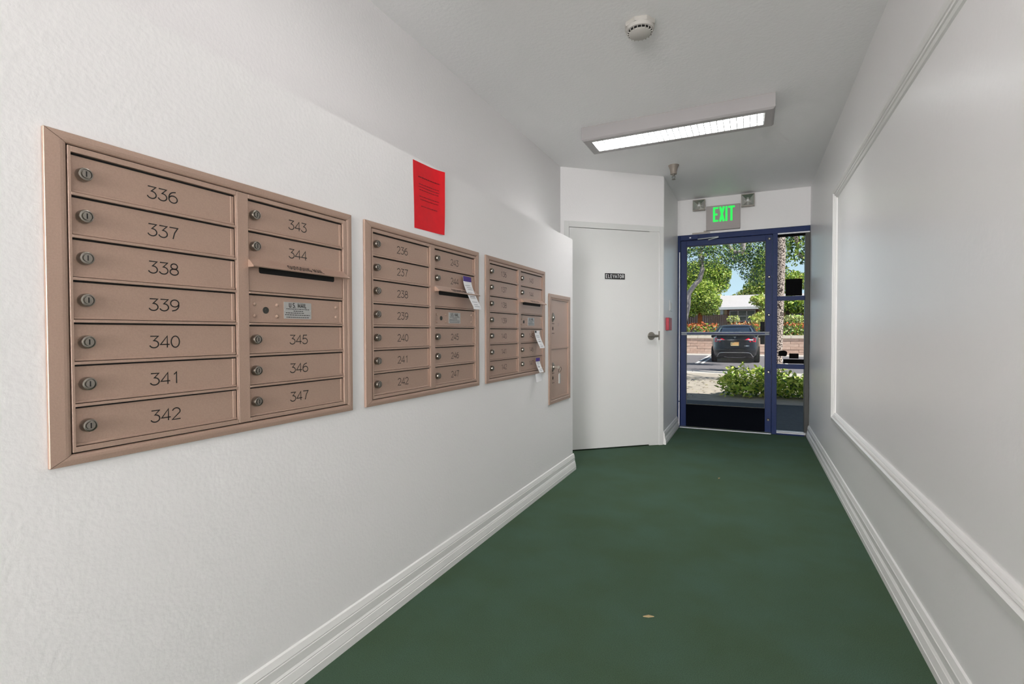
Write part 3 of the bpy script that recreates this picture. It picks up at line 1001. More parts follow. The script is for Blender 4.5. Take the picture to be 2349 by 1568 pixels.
nt_ = thing('paper_notice', (XL, 1.802, 1.658), 'bright red printed notice taped above the middle mailboxes', 'notice')
sheet('sheet', None, paper_pt, 14, 10).build('sheet', M['red_paper'], nt_, smooth=True)
pr = MB()
rnd = random.Random(11)
for (t, a, b, hh) in ((.775, .16, .86, .0045), (.672, .17, .84, .0028), (.630, .16, .83, .0028), (.588, .18, .81, .0028), (.490, .17, .83, .0028), (.445, .20, .80, .0028), (.345, .22, .77, .003)):
    s = a
    while s < b:
        k = rnd.uniform(.02, .07); s1 = min(b, s + k)
        p, q = paper_pt(s, t, .0006), paper_pt(s1, t, .0006)
        pr.add([p, q, (q[0], q[1], q[2] + hh), (p[0], p[1], p[2] + hh)], [(0, 1, 2, 3)])
        s = s1 + .012
pr.build('print', M['red_ink'], nt_)


def slip(y0, y1, ztop, zbot, lift, head, headh, label, shift=0.0, tail=False):
    """delivery slip stuck at its head and curling away from the wall"""
    e = thing('delivery_slip', (XL + .0120, y0, zbot), label, 'slip', 'delivery slips stuck to the mailboxes')
    H = ztop - zbot; Wd = y1 - y0
    def pt(s, t, off=0.0):
        q = max(0, 1 - t - headh / H)
        return (.0010 + off + lift * min(1, q * 1.25) ** 1.4 - .006 * q * q, s * Wd + shift * (1 - t), t * H)
    sheet('sheet', None, pt, 4, 14).build('sheet', M['white_paper'], e, smooth=True)
    hd_ = MB(); hd_.add([pt(0, 1 - headh / H, .0006), pt(1, 1 - headh / H, .0006), pt(1, 1, .0006), pt(0, 1, .0006)], [(0, 1, 2, 3)])
    hd_.build('header', M[head], e)
    pr = MB(); rn = random.Random(int(y0 * 100))
    for t in (.72, .66, .60, .50, .38, .34, .22, .14, .08):
        a = rn.uniform(.1, .3); b = rn.uniform(.6, .92)
        P, Q = pt(a, t, .0007), pt(b, t, .0007); hh = .0035 if t == .38 else .0018
        P2, Q2 = pt(a, t + hh / H, .0007), pt(b, t + hh / H, .0007)
        pr.add([P, Q, Q2, P2], [(0, 1, 2, 3)])
    pr.build('print', M['grey_print'], e)
    if tail:
        def pt2(s, t):
            return (.012 + .02 * math.sin(2.4 * s + .4) + .012 * (1 - t), -.06 + s * .10 + .01 * t, -.055 + .05 * t + .012 * s)
        sheet('clear_sleeve', None, pt2, 8, 4).build('clear_sleeve', M['clear'], e, smooth=True)


slip(2.062, 2.138, 1.352, 1.193, .052, 'purple', .024, 'white slip with purple header hanging from mailbox 244', .02)
slip(2.945, 3.025, 1.092, .979, .040, 'white_paper', .016, 'white slip hanging over mailboxes 145 and 146', .0)
slip(2.960, 3.028, .915, .822, .034, 'purple', .022, 'short white slip with purple header on mailbox 147', .0, True)
# dark printed mark in the header of the plain slip
tag(MB().box((XL + .0132, 2.948, 1.078), (XL + .0138, 2.972, 1.091)).build('header_mark', M['ink']), 'small dark printed square heading the slip over mailbox 145', 'sticker')

# scraps on the carpet
def scrap(px, py, lab, r):
    g = ground(px, py, 0)
    mb = MB()
    mb.loft([[(-.020, -.004, .001), (0, -.007, .001), (.022, .001, .001), (.002, .006, .001)], [(-.020, -.004, .004), (0, -.006, .006), (.022, .002, .003), (.002, .006, .005)]])
    o = mb.build('dry_leaf', M['scrap'], loc=g); o.rotation_euler = (0, 0, r)
    tag(o, lab, 'leaf', 'dry scraps on the carpet')


scrap(1487, 1414, 'dry leaf scrap lying mid carpet, nearest the viewer', .3)
scrap(1649, 1097, 'small pale scrap on the carpet halfway to the exit', 1.2)

# ------------------------------------------------------------------ outside: ground
GZ = -.205
struct('floor_landing', MB().box((-6, YEND + .055, -.3), (6, 8.55, -.022)), M['walk_shaded'], 'shaded concrete landing outside the exit')
struct('floor_walk', MB().box((-14, 8.555, -.3), (14, 14.4, -.035)), M['concrete'], 'concrete walk outside the exit')
struct('floor_parking', MB().box((-60, 15.5, -.4), (60, 31.2, GZ)), M['asphalt'], 'asphalt parking lot')
struct('floor_yard', MB().box((-60, 31.5, -.4), (60, 90, GZ + .6)), M['soil'], 'planted ground behind the block wall')
kb = thing('kerb', (0, 14.41, -.3), 'pale concrete kerb edging the near side of the parking lot', 'kerb')
kg = MB().box((-.745, 0, 0), (.745, 1.1, .252)).mesh('kerb_stone', [M['concrete_pale']], bevel=.01)
for i in range(12):
    link('kerb_stone', kg, kb, (-9 + i * 1.5 + .75, 0, 0))
b_line_y = ground(1622, 815, GZ).y + .02
gu = tag(MB().box((-40, b_line_y, GZ), (40, 31.15, GZ + .02)).build('gutter', M['concrete_pale']), 'pale concrete strip at the foot of the block wall', 'gutter')
a = ground(1597, 833, GZ); b = ground(1622, 815, GZ)
ps = thing('parking_line', (0, 0, GZ), 'white double parking line left of the dark car', 'road marking')
for s in (0, .22):
    MB().box((a.x - .05 + s, a.y, 0), (a.x + .05 + s, b.y, .004)).build('stripe', M['paint_white'], ps)
ps2 = thing('parking_line', (a.x + 3.1, 0, GZ), 'white double parking line right of the dark car', 'road marking')
for s in (0, .22):
    MB().box((-.05 + s, a.y, 0), (.05 + s, b.y, .004)).build('stripe', M['paint_white'], ps2)
# leaf litter on the walk
lm = MB()
for i in range(420):
    x, y = RNG.uniform(-1.6, 1.4), RNG.uniform(8.8, 12.8)
    if x > -.75 and y < 10.1:
        continue
    x, y = x, y; t = RNG.uniform(0, 6.28); l = RNG.uniform(.02, .05)
    c, s = math.cos(t) * l, math.sin(t) * l
    z = -.0335
    lm.add([(x - c, y - s, z), (x + s * .4, y - c * .4, z + .006), (x + c, y + s, z + .003), (x - s * .4, y + c * .4, z + .006)], [(0, 1, 2, 3)], int(RNG.integers(0, 3)))
tag(lm.build('leaf_litter', [M['scrap'], M['bark_dark'], M['leaf_pale']]), 'dry fallen leaves scattered on the concrete walk', 'leaf litter', kind='stuff')

# block wall
WY = 31.2
bw = thing('block_wall', (0, WY, GZ), 'low pinkish block retaining wall with pale cap', 'wall')
hW = 1.085
MB().box((-40, .04, 0), (40, .35, hW - .17)).build('core', M['mortar'], bw)
rows = 6; bh = (hW - .17) / rows
bl = [MB().box((-.395, 0, .004), (.395, .06, bh - .004)).mesh('block', [M[k]], bevel=.008) for k in ('block', 'block2')]
for r in range(rows):
    for i in range(-10, 15):
        x = i * .8 + (.4 if r % 2 else 0)
        q = link('block', bl[int(RNG.random() < .35)], bw, (x, RNG.uniform(-.012, .012), r * bh))
for i in range(-10, 16):
    link('cap_stone', cached('cap', lambda: MB().box((-.395, -.045, hW - .17), (.395, .4, hW)).mesh('cap_stone', [M['cap']], bevel=.012)), bw, (i * .8, 0, 0))


# ------------------------------------------------------------------ outside: planting
def leaf_cloud(mb, blobs, n, size, nm, flat=0.0, weights=None, shell=.55, topmat=None):
    """blobs: (centre, radii). n leaves in all; mats 0..nm-1"""
    vol = np.array([r[0] * r[1] * r[2] for c, r in blobs]) ** .7
    pick = RNG.choice(len(blobs), n, p=vol / vol.sum())
    d = RNG.normal(size=(n, 3)); d /= np.linalg.norm(d, axis=1)[:, None]
    rad = shell + (1 - shell) * RNG.random(n) ** .7
    C = np.array([c for c, r in blobs], float)[pick]; R = np.array([r for c, r in blobs], float)[pick]
    P = C + d * rad[:, None] * R
    t = RNG.normal(size=(n, 3)); t[:, 2] *= (1 - flat); t /= np.linalg.norm(t, axis=1)[:, None]
    b = np.cross(t, RNG.normal(size=(n, 3)) + np.array([0, 0, flat * 2])); b /= np.linalg.norm(b, axis=1)[:, None]
    s = size * (0.6 + .8 * RNG.random(n))[:, None]
    A = P - t * s; B = P + b * s * .42 + t * s * .1; Cc = P + t * s; D = P - b * s * .42 + t * s * .1
    o = len(mb.v)
    V = np.stack([A, B, Cc, D], 1).reshape(-1, 3)
    mb.v += list(map(tuple, V.tolist()))
    idx = np.arange(n) * 4 + o
    mb.f += list(zip(idx.tolist(), (idx + 1).tolist(), (idx + 2).tolist(), (idx + 3).tolist()))
    mi = RNG.choice(nm, n, p=weights)
    if topmat is not None:
        zt, k = topmat
        mi = np.where((P[:, 2] > zt) & (RNG.random(n) < .55), k, mi)
    mb.m += mi.tolist()
    return mb


def foliage(parent, blobs, n, size, mats, weights, name='foliage', **kw):
    mb = MB(); leaf_cloud(mb, blobs, n, size, len(mats), weights=weights, **kw)
    o = mb.build(name, [M[k] for k in mats], parent)
    o['kind'] = 'stuff'
    return o


def branch(parent, pts, radii, m='bark', name='branch'):
    return MB().tube(pts, radii, 9).build(name, M[m], parent, smooth=True)


# near shrub, seen through the lower glass
shr = thing('leafy_shrub', (.35, 9.55, -.035), 'low glossy green shrub right outside the exit glass', 'shrub')
sb = []
for i in range(16):
    x = -.72 + i * .115
    z = .34 + .10 * math.sin(i * 1.7) + (.06 if i in (2, 3, 4) else 0) + (.05 if i > 9 else 0)
    sb.append(((x + RNG.uniform(-.05, .05), RNG.uniform(-.25, .25), z * .55), (.2, .3, z * .62)))
foliage(shr, sb, 2600, .05, ['leaf_a', 'leaf_b', 'leaf_c'], [.42, .38, .2], flat=.35, shell=.35)
lm_ = []
for k in ('leaf_a', 'leaf_b'):
    mb = MB(); mb.add([(0, -.055, 0), (.018, -.02, .006), (.020, .012, .007), (0, .06, -.004), (-.020, .012, .007), (-.018, -.02, .006), (0, -.02, 0), (0, .012, .001)],
                      [(0, 1, 6), (1, 2, 7, 6), (2, 3, 7), (3, 4, 7), (4, 5, 6, 7), (5, 0, 6)])
    lm_.append(mb.mesh('leaf', [M[k]]))
for i in range(240):
    c, r = sb[int(RNG.integers(0, len(sb)))]
    th, ph_ = RNG.uniform(math.pi, 2 * math.pi), RNG.uniform(.1, 1.25)
    p = (c[0] + r[0] * 1.02 * math.cos(th) * math.cos(ph_), c[1] + r[1] * 1.02 * math.sin(th) * math.cos(ph_), c[2] + r[2] * 1.04 * math.sin(ph_))
    q = link('leaf', lm_[int(RNG.random() < .35)], shr, p)
    q.rotation_euler = (RNG.uniform(-.9, .5), RNG.uniform(-.6, .6), RNG.uniform(0, 6.28))
for i, (x, hh) in enumerate(((-.42, .62), (-.36, .55), (-.46, .58), (.05, .52), (.1, .56))):
    MB().tube([(x, -.1, .1), (x + .03, -.12, hh * .6), (x + .02 * (i - 2), -.12, hh)], [.006, .005, .003], 6).build('stem', M['leaf_b'], shr)
    for k in range(9):
        q = link('leaf', lm_[0], shr, (x + .02 * (i - 2) + RNG.uniform(-.05, .05), -.12 + RNG.uniform(-.04, .04), hh - .02 - .022 * k))
        q.rotation_euler = (RNG.uniform(-.8, .6), RNG.uniform(-.6, .6), RNG.uniform(0, 6.28)); q.scale = (.8, .8, .8)

# hedges on the retaining wall
def hedge(x0, x1, lab, redness):
    e = thing('hedge', ((x0 + x1) / 2, 32.55, GZ + .6), lab, 'hedge', 'red tipped hedges above the block wall')
    n = max(4, int((x1 - x0) / .55)); bl_ = []
    for i in range(n):
        x = -(x1 - x0) / 2 + (i + .5) * (x1 - x0) / n
        bl_.append(((x, 0, .62 + .03 * math.sin(i * 2.1)), (.5, .75, .66)))
    foliage(e, bl_, int(1900 * (x1 - x0) / 3), .085, ['leaf_b', 'leaf_c', 'leaf_pale', 'leaf_red'], [.36, .28, .24 - redness / 2, .12 + redness / 2], shell=.7, topmat=(1.02, 3))


hedge(-7, -1.65, 'red tipped clipped hedge left of the car above the block wall', .16)
hedge(-.95, 1.0, 'yellowish clipped hedge behind the car roof', .04)
hedge(1.7, 9, 'red tipped clipped hedge right of the car, seen through the sidelight', .12)

# golden shrubs before the house
def shrub(px, py, Y, r, lab, mats, wts, n=900, size=.1):
    c = at(px, py, Y)
    e = thing('shrub', (c.x, Y, GZ + .6), lab, 'shrub')
    zc = c.z - (GZ + .6)
    foliage(e, [((0, 0, zc), r), ((r[0] * .3, 0, zc * .55), (r[0] * 1.05, r[1], zc * .55))], n, size, mats, wts, shell=.4)
    branch(e, [(0, 0, 0), (0, 0, zc)], [.05, .02], 'bark_dark', 'stem')


shrub(1750, 731, 37, (.9, .8, .52), 'tall yellow-green shrub before the house right of the window', ['leaf_y', 'leaf_a', 'leaf_b'], [.5, .35, .15], 1400)
shrub(1683, 732, 36, (.45, .4, .3), 'small pale shrub below the house window', ['leaf_pale', 'leaf_a'], [.6, .4], 400, .08)
shrub(1818, 731, 34.6, (.7, .5, .28), 'pale arching shrub before the dark house corner, seen through the sidelight', ['leaf_pale', 'leaf_y', 'leaf_b'], [.5, .2, .3], 700, .1)

# trees
def tree(name, base, lab, trunk, trad, m, clouds, n, size, mats, wts, branches=(), **kw):
    e = thing(name, base, lab, 'tree')
    o = Vector(base)
    branch(e, [Vector(p) - o for p in trunk], trad, m, 'trunk')
    for pts, rr in branches:
        branch(e, [Vector(p) - o for p in pts], rr, m)
    foliage(e, [(tuple(Vector(c) - o), r) for c, r in clouds], n, size, mats, wts, **kw)
    return e


GY = GZ + .6
# round bright tree left, behind the hedge
P = lambda px, py, Y: at(px, py, Y)
tree('round_tree', (P(1604, 740, 37).x, 37, GY), 'dense bright green tree with orange trunk left of the house',
     [(P(1604, 740, 37).x, 37, GY), P(1606, 722, 37), P(1606, 700, 37)], [.17, .15, .1], 'bark_orange',
     [(P(1605, 685, 37), (1.35, 1.2, .95)), (P(1588, 690, 37), (1.0, 1, .9)), (P(1628, 694, 37), (.8, .9, .62)), (P(1634, 706, 36.6), (.35, .4, .3)), (P(1610, 664, 37), (1.0, 1, .7)), (P(1580, 712, 36.7), (.7, .7, .5)), (P(1625, 712, 36.8), (.7, .6, .35))],
     14000, .080, ['leaf_a', 'leaf_b', 'leaf_c'], [.48, .34, .18], shell=.5)
tree('tall_tree', (P(1560, 740, 45).x, 45, GY), 'taller olive green tree behind the round tree at left',
     [(P(1560, 740, 45).x, 45, GY), P(1585, 690, 45), P(1600, 640, 45)], [.2, .16, .08], 'bark_dark',
     [(P(1600, 630, 45), (2.2, 1.6, 1.2)), (P(1635, 632, 45), (1.5, 1.2, 1.15)), (P(1640, 655, 45), (1.2, 1, .75)), (P(1580, 650, 45), (1.6, 1.2, 1.4)), (P(1658, 628, 45), (.7, .8, .7))],
     13000, .110, ['leaf_a', 'leaf_b', 'leaf_c', 'leaf_y'], [.30, .40, .2, .1], shell=.4)
tree('broad_tree', (P(1775, 740, 57).x, 57, GY), 'olive tree behind the house roof at right',
     [(P(1775, 740, 57).x, 57, GY), P(1765, 690, 57), P(1760, 650, 57)], [.22, .18, .1], 'bark_dark',
     [(P(1735, 662, 57), (1.34, 1.34, 1.12)), (P(1752, 640, 57), (1.46, 1.34, 1.79)), (P(1765, 670, 57), (1.79, 1.34, 1.12)), (P(1714, 672, 57), (1.01, 0.90, 0.45)), (P(1800, 640, 57), (2.24, 1.34, 0.90)), (P(1835, 645, 57), (1.90, 1.34, 0.84)), (P(1765, 600, 57), (1.57, 1.34, 1.79))],
     13000, .125, ['leaf_a', 'leaf_b', 'leaf_c', 'leaf_y'], [.24, .36, .22, .18], shell=.4)
tree('roadside_tree', (P(1752, 745, 40.2).x, 40.2, GY), 'small yellow-green tree overhanging the right end of the house roof',
     [(P(1752, 745, 40.2).x, 40.2, GY), P(1755, 720, 40.2), P(1757, 690, 40.2)], [.09, .07, .05], 'bark_dark',
     [(P(1752, 690, 40.2), (1.0, .8, .5)), (P(1770, 700, 40.2), (.9, .8, .6)), (P(1738, 684, 40.2), (.5, .5, .25))],
     1700, .12, ['leaf_a', 'leaf_y', 'leaf_b'], [.4, .25, .35], shell=.3)
tree('garden_tree', (P(1830, 740, 36.4).x, 36.4, GY), 'bushy green tree at the dark house corner, seen through the sidelight',
     [(P(1804, 740, 36.4).x, 36.4, GY), P(1806, 715, 36.4), P(1810, 700, 36.4)], [.12, .1, .07], 'bark_dark',
     [(P(1818, 698, 36.4), (1.0, .8, .55)), (P(1838, 700, 36.4), (.8, .7, .5)), (P(1805, 692, 36.4), (.6, .6, .4))],
     2300, .12, ['leaf_a', 'leaf_b', 'leaf_c'], [.35, .4, .25], shell=.4)
for (xa, xb_, lab) in ((1640, 1694, 'low distant tree line behind the house ridge'),):
    c1, c2 = P(xa, 676, 70), P(xb_, 680, 70)
    e = thing('distant_trees', ((c1.x + c2.x) / 2, 70, GY), lab, 'trees', kind=None)
    foliage(e, [((c1.x + (c2.x - c1.x) * k / 5 - (c1.x + c2.x) / 2, 0, 2.6 + .9 * abs(k - 3) / 3), (1.4, 1.2, 2.6)) for k in range(6)], 1800, .26, ['leaf_b', 'leaf_y', 'leaf_c'], [.5, .25, .25], shell=.5)

# big tree with the grey leaning limb; its canopy hangs across the top of the door
TB = P(1560, 760, 21)
limb = [P(1577, 705, 21), P(1580, 672, 21), P(1592, 655, 21), P(1605, 640, 21), P(1611, 618, 21), P(1608, 600, 21), P(1606, 585, 21), P(1611, 562, 21), P(1618, 520, 21)]
clouds = []
for (px, py, Y, r) in ((1590, 578, 20, (.75, .7, .32)), (1625, 572, 19, (.8, .7, .34)), (1660, 585, 19, (.8, .7, .42)), (1695, 580, 20, (.7, .7, .40)), (1730, 575, 20, (.8, .7, .45)),
                       (1655, 605, 19.5, (.45, .5, .26)), (1690, 602, 20, (.5, .5, .34)), (1718, 610, 20, (.55, .5, .42)), (1745, 612, 20, (.5, .5, .6)), (1712, 634, 20, (.26, .3, .22)), (1735, 640, 20, (.34, .3, .3)), (1668, 640, 20.5, (.12, .15, .2)),
                       (1600, 545, 20, (1.2, 1, .5)), (1680, 540, 20, (1.4, 1, .5)), (1760, 540, 20, (1.2, 1, .6)), (1620, 600, 21, (.5, .5, .3)), (1585, 615, 21, (.5, .5, .35))):
    clouds.append((P(px, py, Y), r))
tree('shade_tree', (TB.x - .3, 21, GZ), 'grey limbed shade tree whose leafy boughs hang across the top of the exit glass',
     [(TB.x - .3, 21, GZ), P(1562, 760, 21), P(1572, 725, 21)] + limb, [.15, .13, .12, .105, .10, .095, .09, .088, .08, .075, .07, .06], 'bark',
     clouds, 8200, .048, ['leaf_d', 'leaf_c', 'leaf_b', 'leaf_a'], [.46, .24, .2, .10],
     branches=[([P(1608, 600, 21), P(1616, 585, 20.6), P(1627, 570, 20.2), P(1640, 550, 20)], [.06, .05, .045, .03]),
               ([P(1668, 548, 19.5), P(1672, 566, 19.5), P(1684, 577, 19.5), P(1698, 578, 19.5), P(1712, 576, 19.5)], [.05, .065, .07, .08, .08]),
               ([P(1703, 540, 19.5), P(1705, 560, 19.5), P(1704, 577, 19.5)], [.09, .085, .08]),
               ([P(1680, 592, 19.5), P(1690, 596, 19.5), P(1702, 600, 19.5)], [.03, .025, .02]),
               ([P(1641, 568, 20), P(1675, 580, 19.6)], [.02, .02])], shell=.15)
# palm-straight trunk behind the sidelight
t0 = P(1786, 850, 14.2)
tree('street_tree', (t0.x, 14.2, -.035), 'tree with mottled bark close behind the sidelight left edge',
     [(t0.x, 14.2, -.035), P(1786, 800, 14.2), P(1788, 720, 14.2), P(1790, 640, 14.2), P(1791, 580, 14.2), P(1789, 520, 14.2), P(1788, 430, 14.2)], [.082, .088, .094, .104, .112, .115, .115], 'bark_mottled',
     [(P(1810, 560, 17), (.3, .3, .35)), (P(1838, 555, 17), (.42, .4, .5)), (P(1825, 590, 17), (.3, .3, .26)), (P(1800, 590, 16.5), (.12, .2, .3)), (P(1850, 585, 17), (.25, .3, .3)), (P(1820, 515, 17), (.9, .6, .4)), (P(1805, 618, 17), (.1, .1, .12)), (Vector((.9, 11.0, 4.9)), (1.0, .45, .35)), (Vector((1.9, 11.4, 5.1)), (1.0, .5, .4)), (Vector((.1, 10.9, 5.2)), (.6, .4, .3))],
     2300, .058, ['leaf_b', 'leaf_c', 'leaf_a', 'leaf_d'], [.35, .3, .15, .2], shell=.2,
     branches=[([P(1788, 430, 14.2), Vector((1.1, 12.5, 5.0)), Vector((.9, 11.0, 4.95)), Vector((.2, 10.9, 5.15))], [.06, .05, .035, .02]), ([Vector((1.1, 12.5, 5.0)), Vector((1.9, 11.4, 5.1))], [.04, .02]),
               ([P(1791, 500, 14.2), P(1820, 520, 16), P(1830, 560, 17), P(1828, 578, 17), P(1836, 586, 17), P(1846, 592, 17)], [.07, .06, .05, .045, .045, .03])])

# ------------------------------------------------------------------ house across the lot
HY = 42.0
eL, eR = at(1645, 706, HY), at(1756, 703, HY)
rL = at(1653, 678, 47.5)
hs = thing('house', (0, 0, GY), 'tan house with pale grey roof across the parking lot', 'house')
zz = lambda z: z - GY
x0, x1 = eL.x, 9.0
rf = MB()
rf.loft([[(x0, HY, zz(eL.z)), (x0, 47.5, zz(rL.z)), (x0, 53, zz(eL.z)), (x0, 53, zz(eL.z) - .12), (x0, 47.5, zz(rL.z) - .14), (x0, HY, zz(eL.z) - .12)],
         [(x1, HY, zz(eL.z)), (x1, 47.5, zz(rL.z)), (x1, 53, zz(eL.z)), (x1, 53, zz(eL.z) - .12), (x1, 47.5, zz(rL.z) - .14), (x1, HY, zz(eL.z) - .12)]])
rf.build('roof', M['roof'], hs)
MB().box((x0 - .02, HY - .05, zz(eL.z) - .14), (x1, HY, zz(eL.z) + .05)).build('fascia', M['house_white'], hs)
MB().box((x0 + .45, 43.6, 0), (x1 - .3, 52.4, zz(eL.z) - .1)).build('walls', M['house_tan'], hs)
ca = at(1652, 735, 42.3); cb = at(1658.5, 735, 42.3)
MB().loft([[(ca.x - .02, 42.3, 0), (cb.x + .05, 42.3, 0), (cb.x + .05, 42.55, 0), (ca.x - .02, 42.55, 0)], [(ca.x, 42.3, zz(eL.z) - .1), (cb.x, 42.3, zz(eL.z) - .1), (cb.x, 42.55, zz(eL.z) - .1), (ca.x, 42.55, zz(eL.z) - .1)]]).build('porch_column', M['house_white'], hs)


def house_window(pa, pb, muntin):
    A, B = at(*pa, 43.6), at(*pb, 43.6)
    f = MB(); t = .06
    f.box((A.x - .18, 43.5, zz(B.z) - .1), (B.x + .18, 43.6, zz(A.z) + .2), 1)
    for (a0, a1, b0, b1) in ((A.x, A.x + t, B.z, A.z), (B.x - t, B.x, B.z, A.z), (A.x, B.x, A.z - t, A.z), (A.x, B.x, B.z, B.z + t)):
        f.box((a0, 43.44, zz(b0)), (a1, 43.5, zz(b1)), 0)
    n = muntin
    for k in range(1, n):
        x = A.x + (B.x - A.x) * k / n
        f.box((x - t / 2, 43.44, zz(B.z)), (x + t / 2, 43.5, zz(A.z)), 0)
    zm = A.z - (A.z - B.z) * .52
    f.box((A.x, 43.44, zz(zm) - .03), (B.x, 43.5, zz(zm) + .03), 0)
    w_ = f.build('window', [M['house_white'], M['house_brown']], hs)
    for k in range(n):
        xa_, xb2 = A.x + (B.x - A.x) * k / n + t / 2, A.x + (B.x - A.x) * (k + 1) / n - t / 2
        MB().box((xa_, 43.47, zz(B.z) + .04), (xb2, 43.49, zz(zm) - .03)).build('pane', M['pane'], w_)
        MB().box((xa_, 43.47, zz(zm) + .03), (xb2, 43.49, zz(A.z) - .04)).build('pane', M['pane'], w_)


house_window((1673.5, 712), (1733, 737), 3)
house_window((1816, 711), (1838, 735), 1)
# dark garage return to the right and side fence
fe_ = thing('fence', (0, 40, GY), 'dark brown board fence left of the house', 'fence')
bd = MB().box((-.072, 0, 0), (.072, .03, at(1600, 722, 40).z - GY)).mesh('board', [M['fence']])
for i in range(24):
    link('board', bd, fe_, (at(1563, 700, 40).x - .3 + i * .15, 0, 0))

# ------------------------------------------------------------------ parked car
CX = at(1685.5, 800, 22.6).x
car = thing('car', (CX, 22.55, GZ), 'dark blue hatchback parked tail-on in the lot', 'car')


def rr_ring(hw, y0, y1, z, p=5.0, n=40):
    cy, hy = (y0 + y1) / 2, (y1 - y0) / 2
    r = []
    for k in range(n):
        t = 2 * math.pi * k / n
        c, s = math.cos(t), math.sin(t)
        r.append((hw * math.copysign(abs(c) ** (2 / p), c), cy + hy * math.copysign(abs(s) ** (2 / p), s), z))
    return r


lv_ = [(.19, .80, .22, 4.55, 5), (.24, .88, .12, 4.65, 5), (.34, .935, .04, 4.74, 4.6), (.50, .955, .0, 4.76, 4.4), (.60, .957, .0, 4.74, 4.4), (.70, .95, .045, 4.72, 4.4), (.86, .945, .055, 4.66, 4.2), (.98, .925, .06, 4.4, 4),
       (1.06, .89, .09, 4.0, 4), (1.125, .83, .10, 3.7, 4), (1.15, .78, .17, 3.6, 4)]
MB().loft([rr_ring(hw, a, b, z, p) for z, hw, a, b, p in lv_]).build('body', M['carpaint'], car, smooth=True)
gh = [(1.12, .80, .30, 3.65, 4), (1.25, .755, .62, 3.3, 4), (1.40, .69, 1.0, 2.9, 4), (1.52, .62, 1.35, 2.6, 4)]
MB().loft([rr_ring(hw, a, b, z, p) for z, hw, a, b, p in gh]).build('cabin_glass', M['carglass'], car, smooth=True)
MB().loft([rr_ring(hw, a, b, z, p) for z, hw, a, b, p in ((1.505, .635, 1.28, 2.68, 4), (1.57, .58, 1.45, 2.5, 4), (1.60, .48, 1.65, 2.3, 4))]).build('roof', M['carpaint'], car, smooth=True)
for s in (-1, 1):
    MB().tube([(s * .80, .30, 1.13), (s * .765, .60, 1.25), (s * .70, 1.0, 1.40), (s * .60, 1.42, 1.55)], [.055, .05, .045, .04], 8).build('rear_pillar', M['carpaint'], car, smooth=True)
MB().tube([(-.74, .15, 1.135), (-.4, .085, 1.15), (0, .07, 1.155), (.4, .085, 1.15), (.74, .15, 1.135)], [.015, .022, .024, .022, .015], 8).build('spoiler', M['car_black'], car, smooth=True)
for y in (.85, 3.75):
    for s in (-1, 1):
        wl = MB().lathe([(.30, -.11), (.345, -.09), (.345, .09), (.30, .11), (.21, .112), (.2, .09), (.02, .10)], lambda a, b, hh, s=s, y=y: (s * (.83 + hh), y + a, .345 + b), 24)
        wl.build('wheel', M['tyre'], car, smooth=True)


def rear_y(z, x):
    zs = [l[0] for l in lv_]
    k = max(i for i in range(len(zs)) if zs[i] <= z)
    k = min(k, len(zs) - 2)
    f = (z - zs[k]) / (zs[k + 1] - zs[k])
    L = [lv_[k][i] + (lv_[k + 1][i] - lv_[k][i]) * f for i in range(5)]
    cy, hy = (L[2] + L[3]) / 2, (L[3] - L[2]) / 2
    c = min(.999, abs(x) / L[1])
    cc = c ** (L[4] / 2)
    return cy - hy * (1 - cc * cc) ** (1 / L[4])


def decal(name, polys, mats, out=.006, parent=None, label=None):
    """thin raised pieces following the tail of the car; polys: (pts, mat)"""
    mb = MB()
    for pts, mi in polys:
        n = len(pts)
        fr = [(x, rear_y(z, x) - out, z) for x, z in pts]; bk = [(x, rear_y(z, x) + .01, z) for x, z in pts]
        mb.add(fr + bk, [tuple(range(n))] + [(i, n + i, n + (i + 1) % n, (i + 1) % n) for i in range(n)], mi)
    o = mb.build(name, mats, parent or car)
    if label: o['label'] = label
    return o


for s in (-1, 1):
    C_ = [([(s * .86, 1.03), (s * .56, 1.03), (s * .42, .960), (s * .58, .955), (s * .84, .955)], 0), ([(s * .88, 1.03), (s * .76, 1.03), (s * .74, .885), (s * .87, .875)], 0), ([(s * .87, .915), (s * .60, .910), (s * .64, .875), (s * .86, .870)], 0)]
    C2_ = [([(s * .77, .985), (s * .60, .985), (s * .52, .965), (s * .60, .935), (s * .77, .935)], 0)]
    C_ = [([(x * .9, z) for x, z in q], k) for q, k in C_]; C2_ = [([(x * .9, z) for x, z in q], k) for q, k in C2_]
    tl_ = decal('tail_light', C_, [M['tail']], .018, label='red C-shaped tail light')
    decal('reversing_lens', C2_, [M['tail_clear']], .024, parent=tl_)
ln = [(x, .955) for x in np.linspace(-.46, .46, 9)]
decal('tail_strip', [([(x, .962) for x in np.linspace(-.47, .47, 7)] + [(x, .945) for x in np.linspace(.47, -.47, 7)], 0)], [M['silver']], .005)
pt_ = thing if False else None
lp = MB().box((-.155, -.012, -.075), (.155, 0, .075), 0)
lp.box((-.15, -.0125, .045), (-.02, -.012, .068), 2).box((.0, -.0125, .045), (.15, -.012, .07), 1)
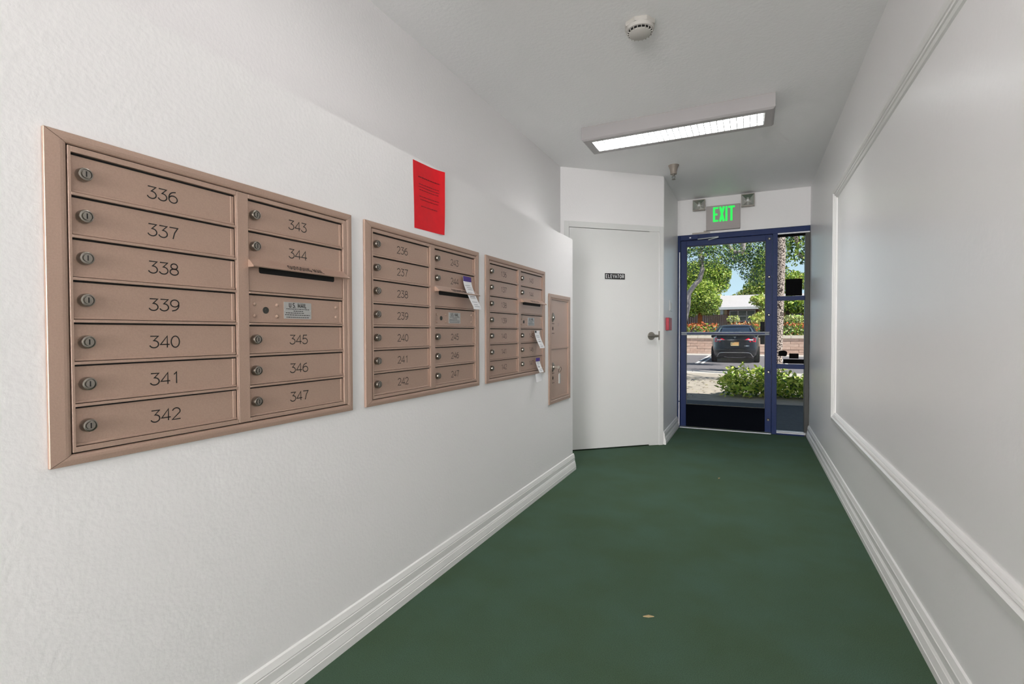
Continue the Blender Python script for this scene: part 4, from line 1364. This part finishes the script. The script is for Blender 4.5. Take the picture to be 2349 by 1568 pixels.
rn = random.Random(4)
xx = -.08
while xx < .12:
    k = rn.uniform(.018, .032); lp.box((xx, -.0126, -.035), (xx + k, -.012, .03), 1); xx += k + .012
lp.box((-.135, -.0126, -.03), (-.10, -.012, .02), 2)
tag(lp.build('licence_plate', [M['plate_y'], M['plate_o'], M['ink']], car, (0, rear_y(.79, 0) - .004, .79)), 'cream licence plate with orange print')
# emblem: small silver shield-like T mark
decal('emblem', [([(-.055, 1.075), (0, 1.085), (.055, 1.075), (.045, 1.062), (.014, 1.068), (.006, 1.02), (0, 1.012), (-.006, 1.02), (-.014, 1.068), (-.045, 1.062)], 0)], [M['silver']], .008, label='small silver T-shaped emblem')
decal('badge', [([(.36, .715), (.43, .715), (.44, .728), (.47, .728), (.48, .718), (.54, .718), (.54, .702), (.48, .702), (.46, .692), (.42, .702), (.36, .70)], 0)], [M['silver']], .006, label='silver lettering badge')
decal('bumper_crease', [([(x, .612) for x in np.linspace(-.75, .75, 9)] + [(x, .592) for x in np.linspace(.75, -.75, 9)], 0)], [M['carpaint']], .018)
dif_top = [(-.66, .30), (-.60, .40), (-.52, .43)] + [(x, .435) for x in np.linspace(-.4, .4, 5)] + [(.52, .43), (.60, .40), (.66, .30)]
dif_bot = [(.70, .245), (.36, .25), (.27, .225), (-.27, .225), (-.36, .25), (-.70, .245)]
decal('diffuser', [(dif_top + dif_bot, 0)], [M['car_black']], .010)
tp = [(x, rear_y(z, x) - .012, z) for x, z in [(-.70, .25)] + dif_top + [(.70, .25)]]
MB().tube(tp, .008, 6).build('bumper_trim', M['silver'], car)
bp_ = [(x, rear_y(z, x) - .012, z) for x, z in dif_bot]
MB().tube(bp_, .008, 6).build('bumper_trim', M['silver'], car)
for s in (-1, 1):
    mm = MB(); mm.lathe([(.02, -.06), (.07, -.05), (.08, 0), (.06, .06), (.01, .07)], lambda a, b, hh, s=s: (s * (1.0 + b * 1.4), 2.95 + hh, 1.08 + a), 14)
    mm.build('side_mirror', M['carpaint'], car, smooth=True)
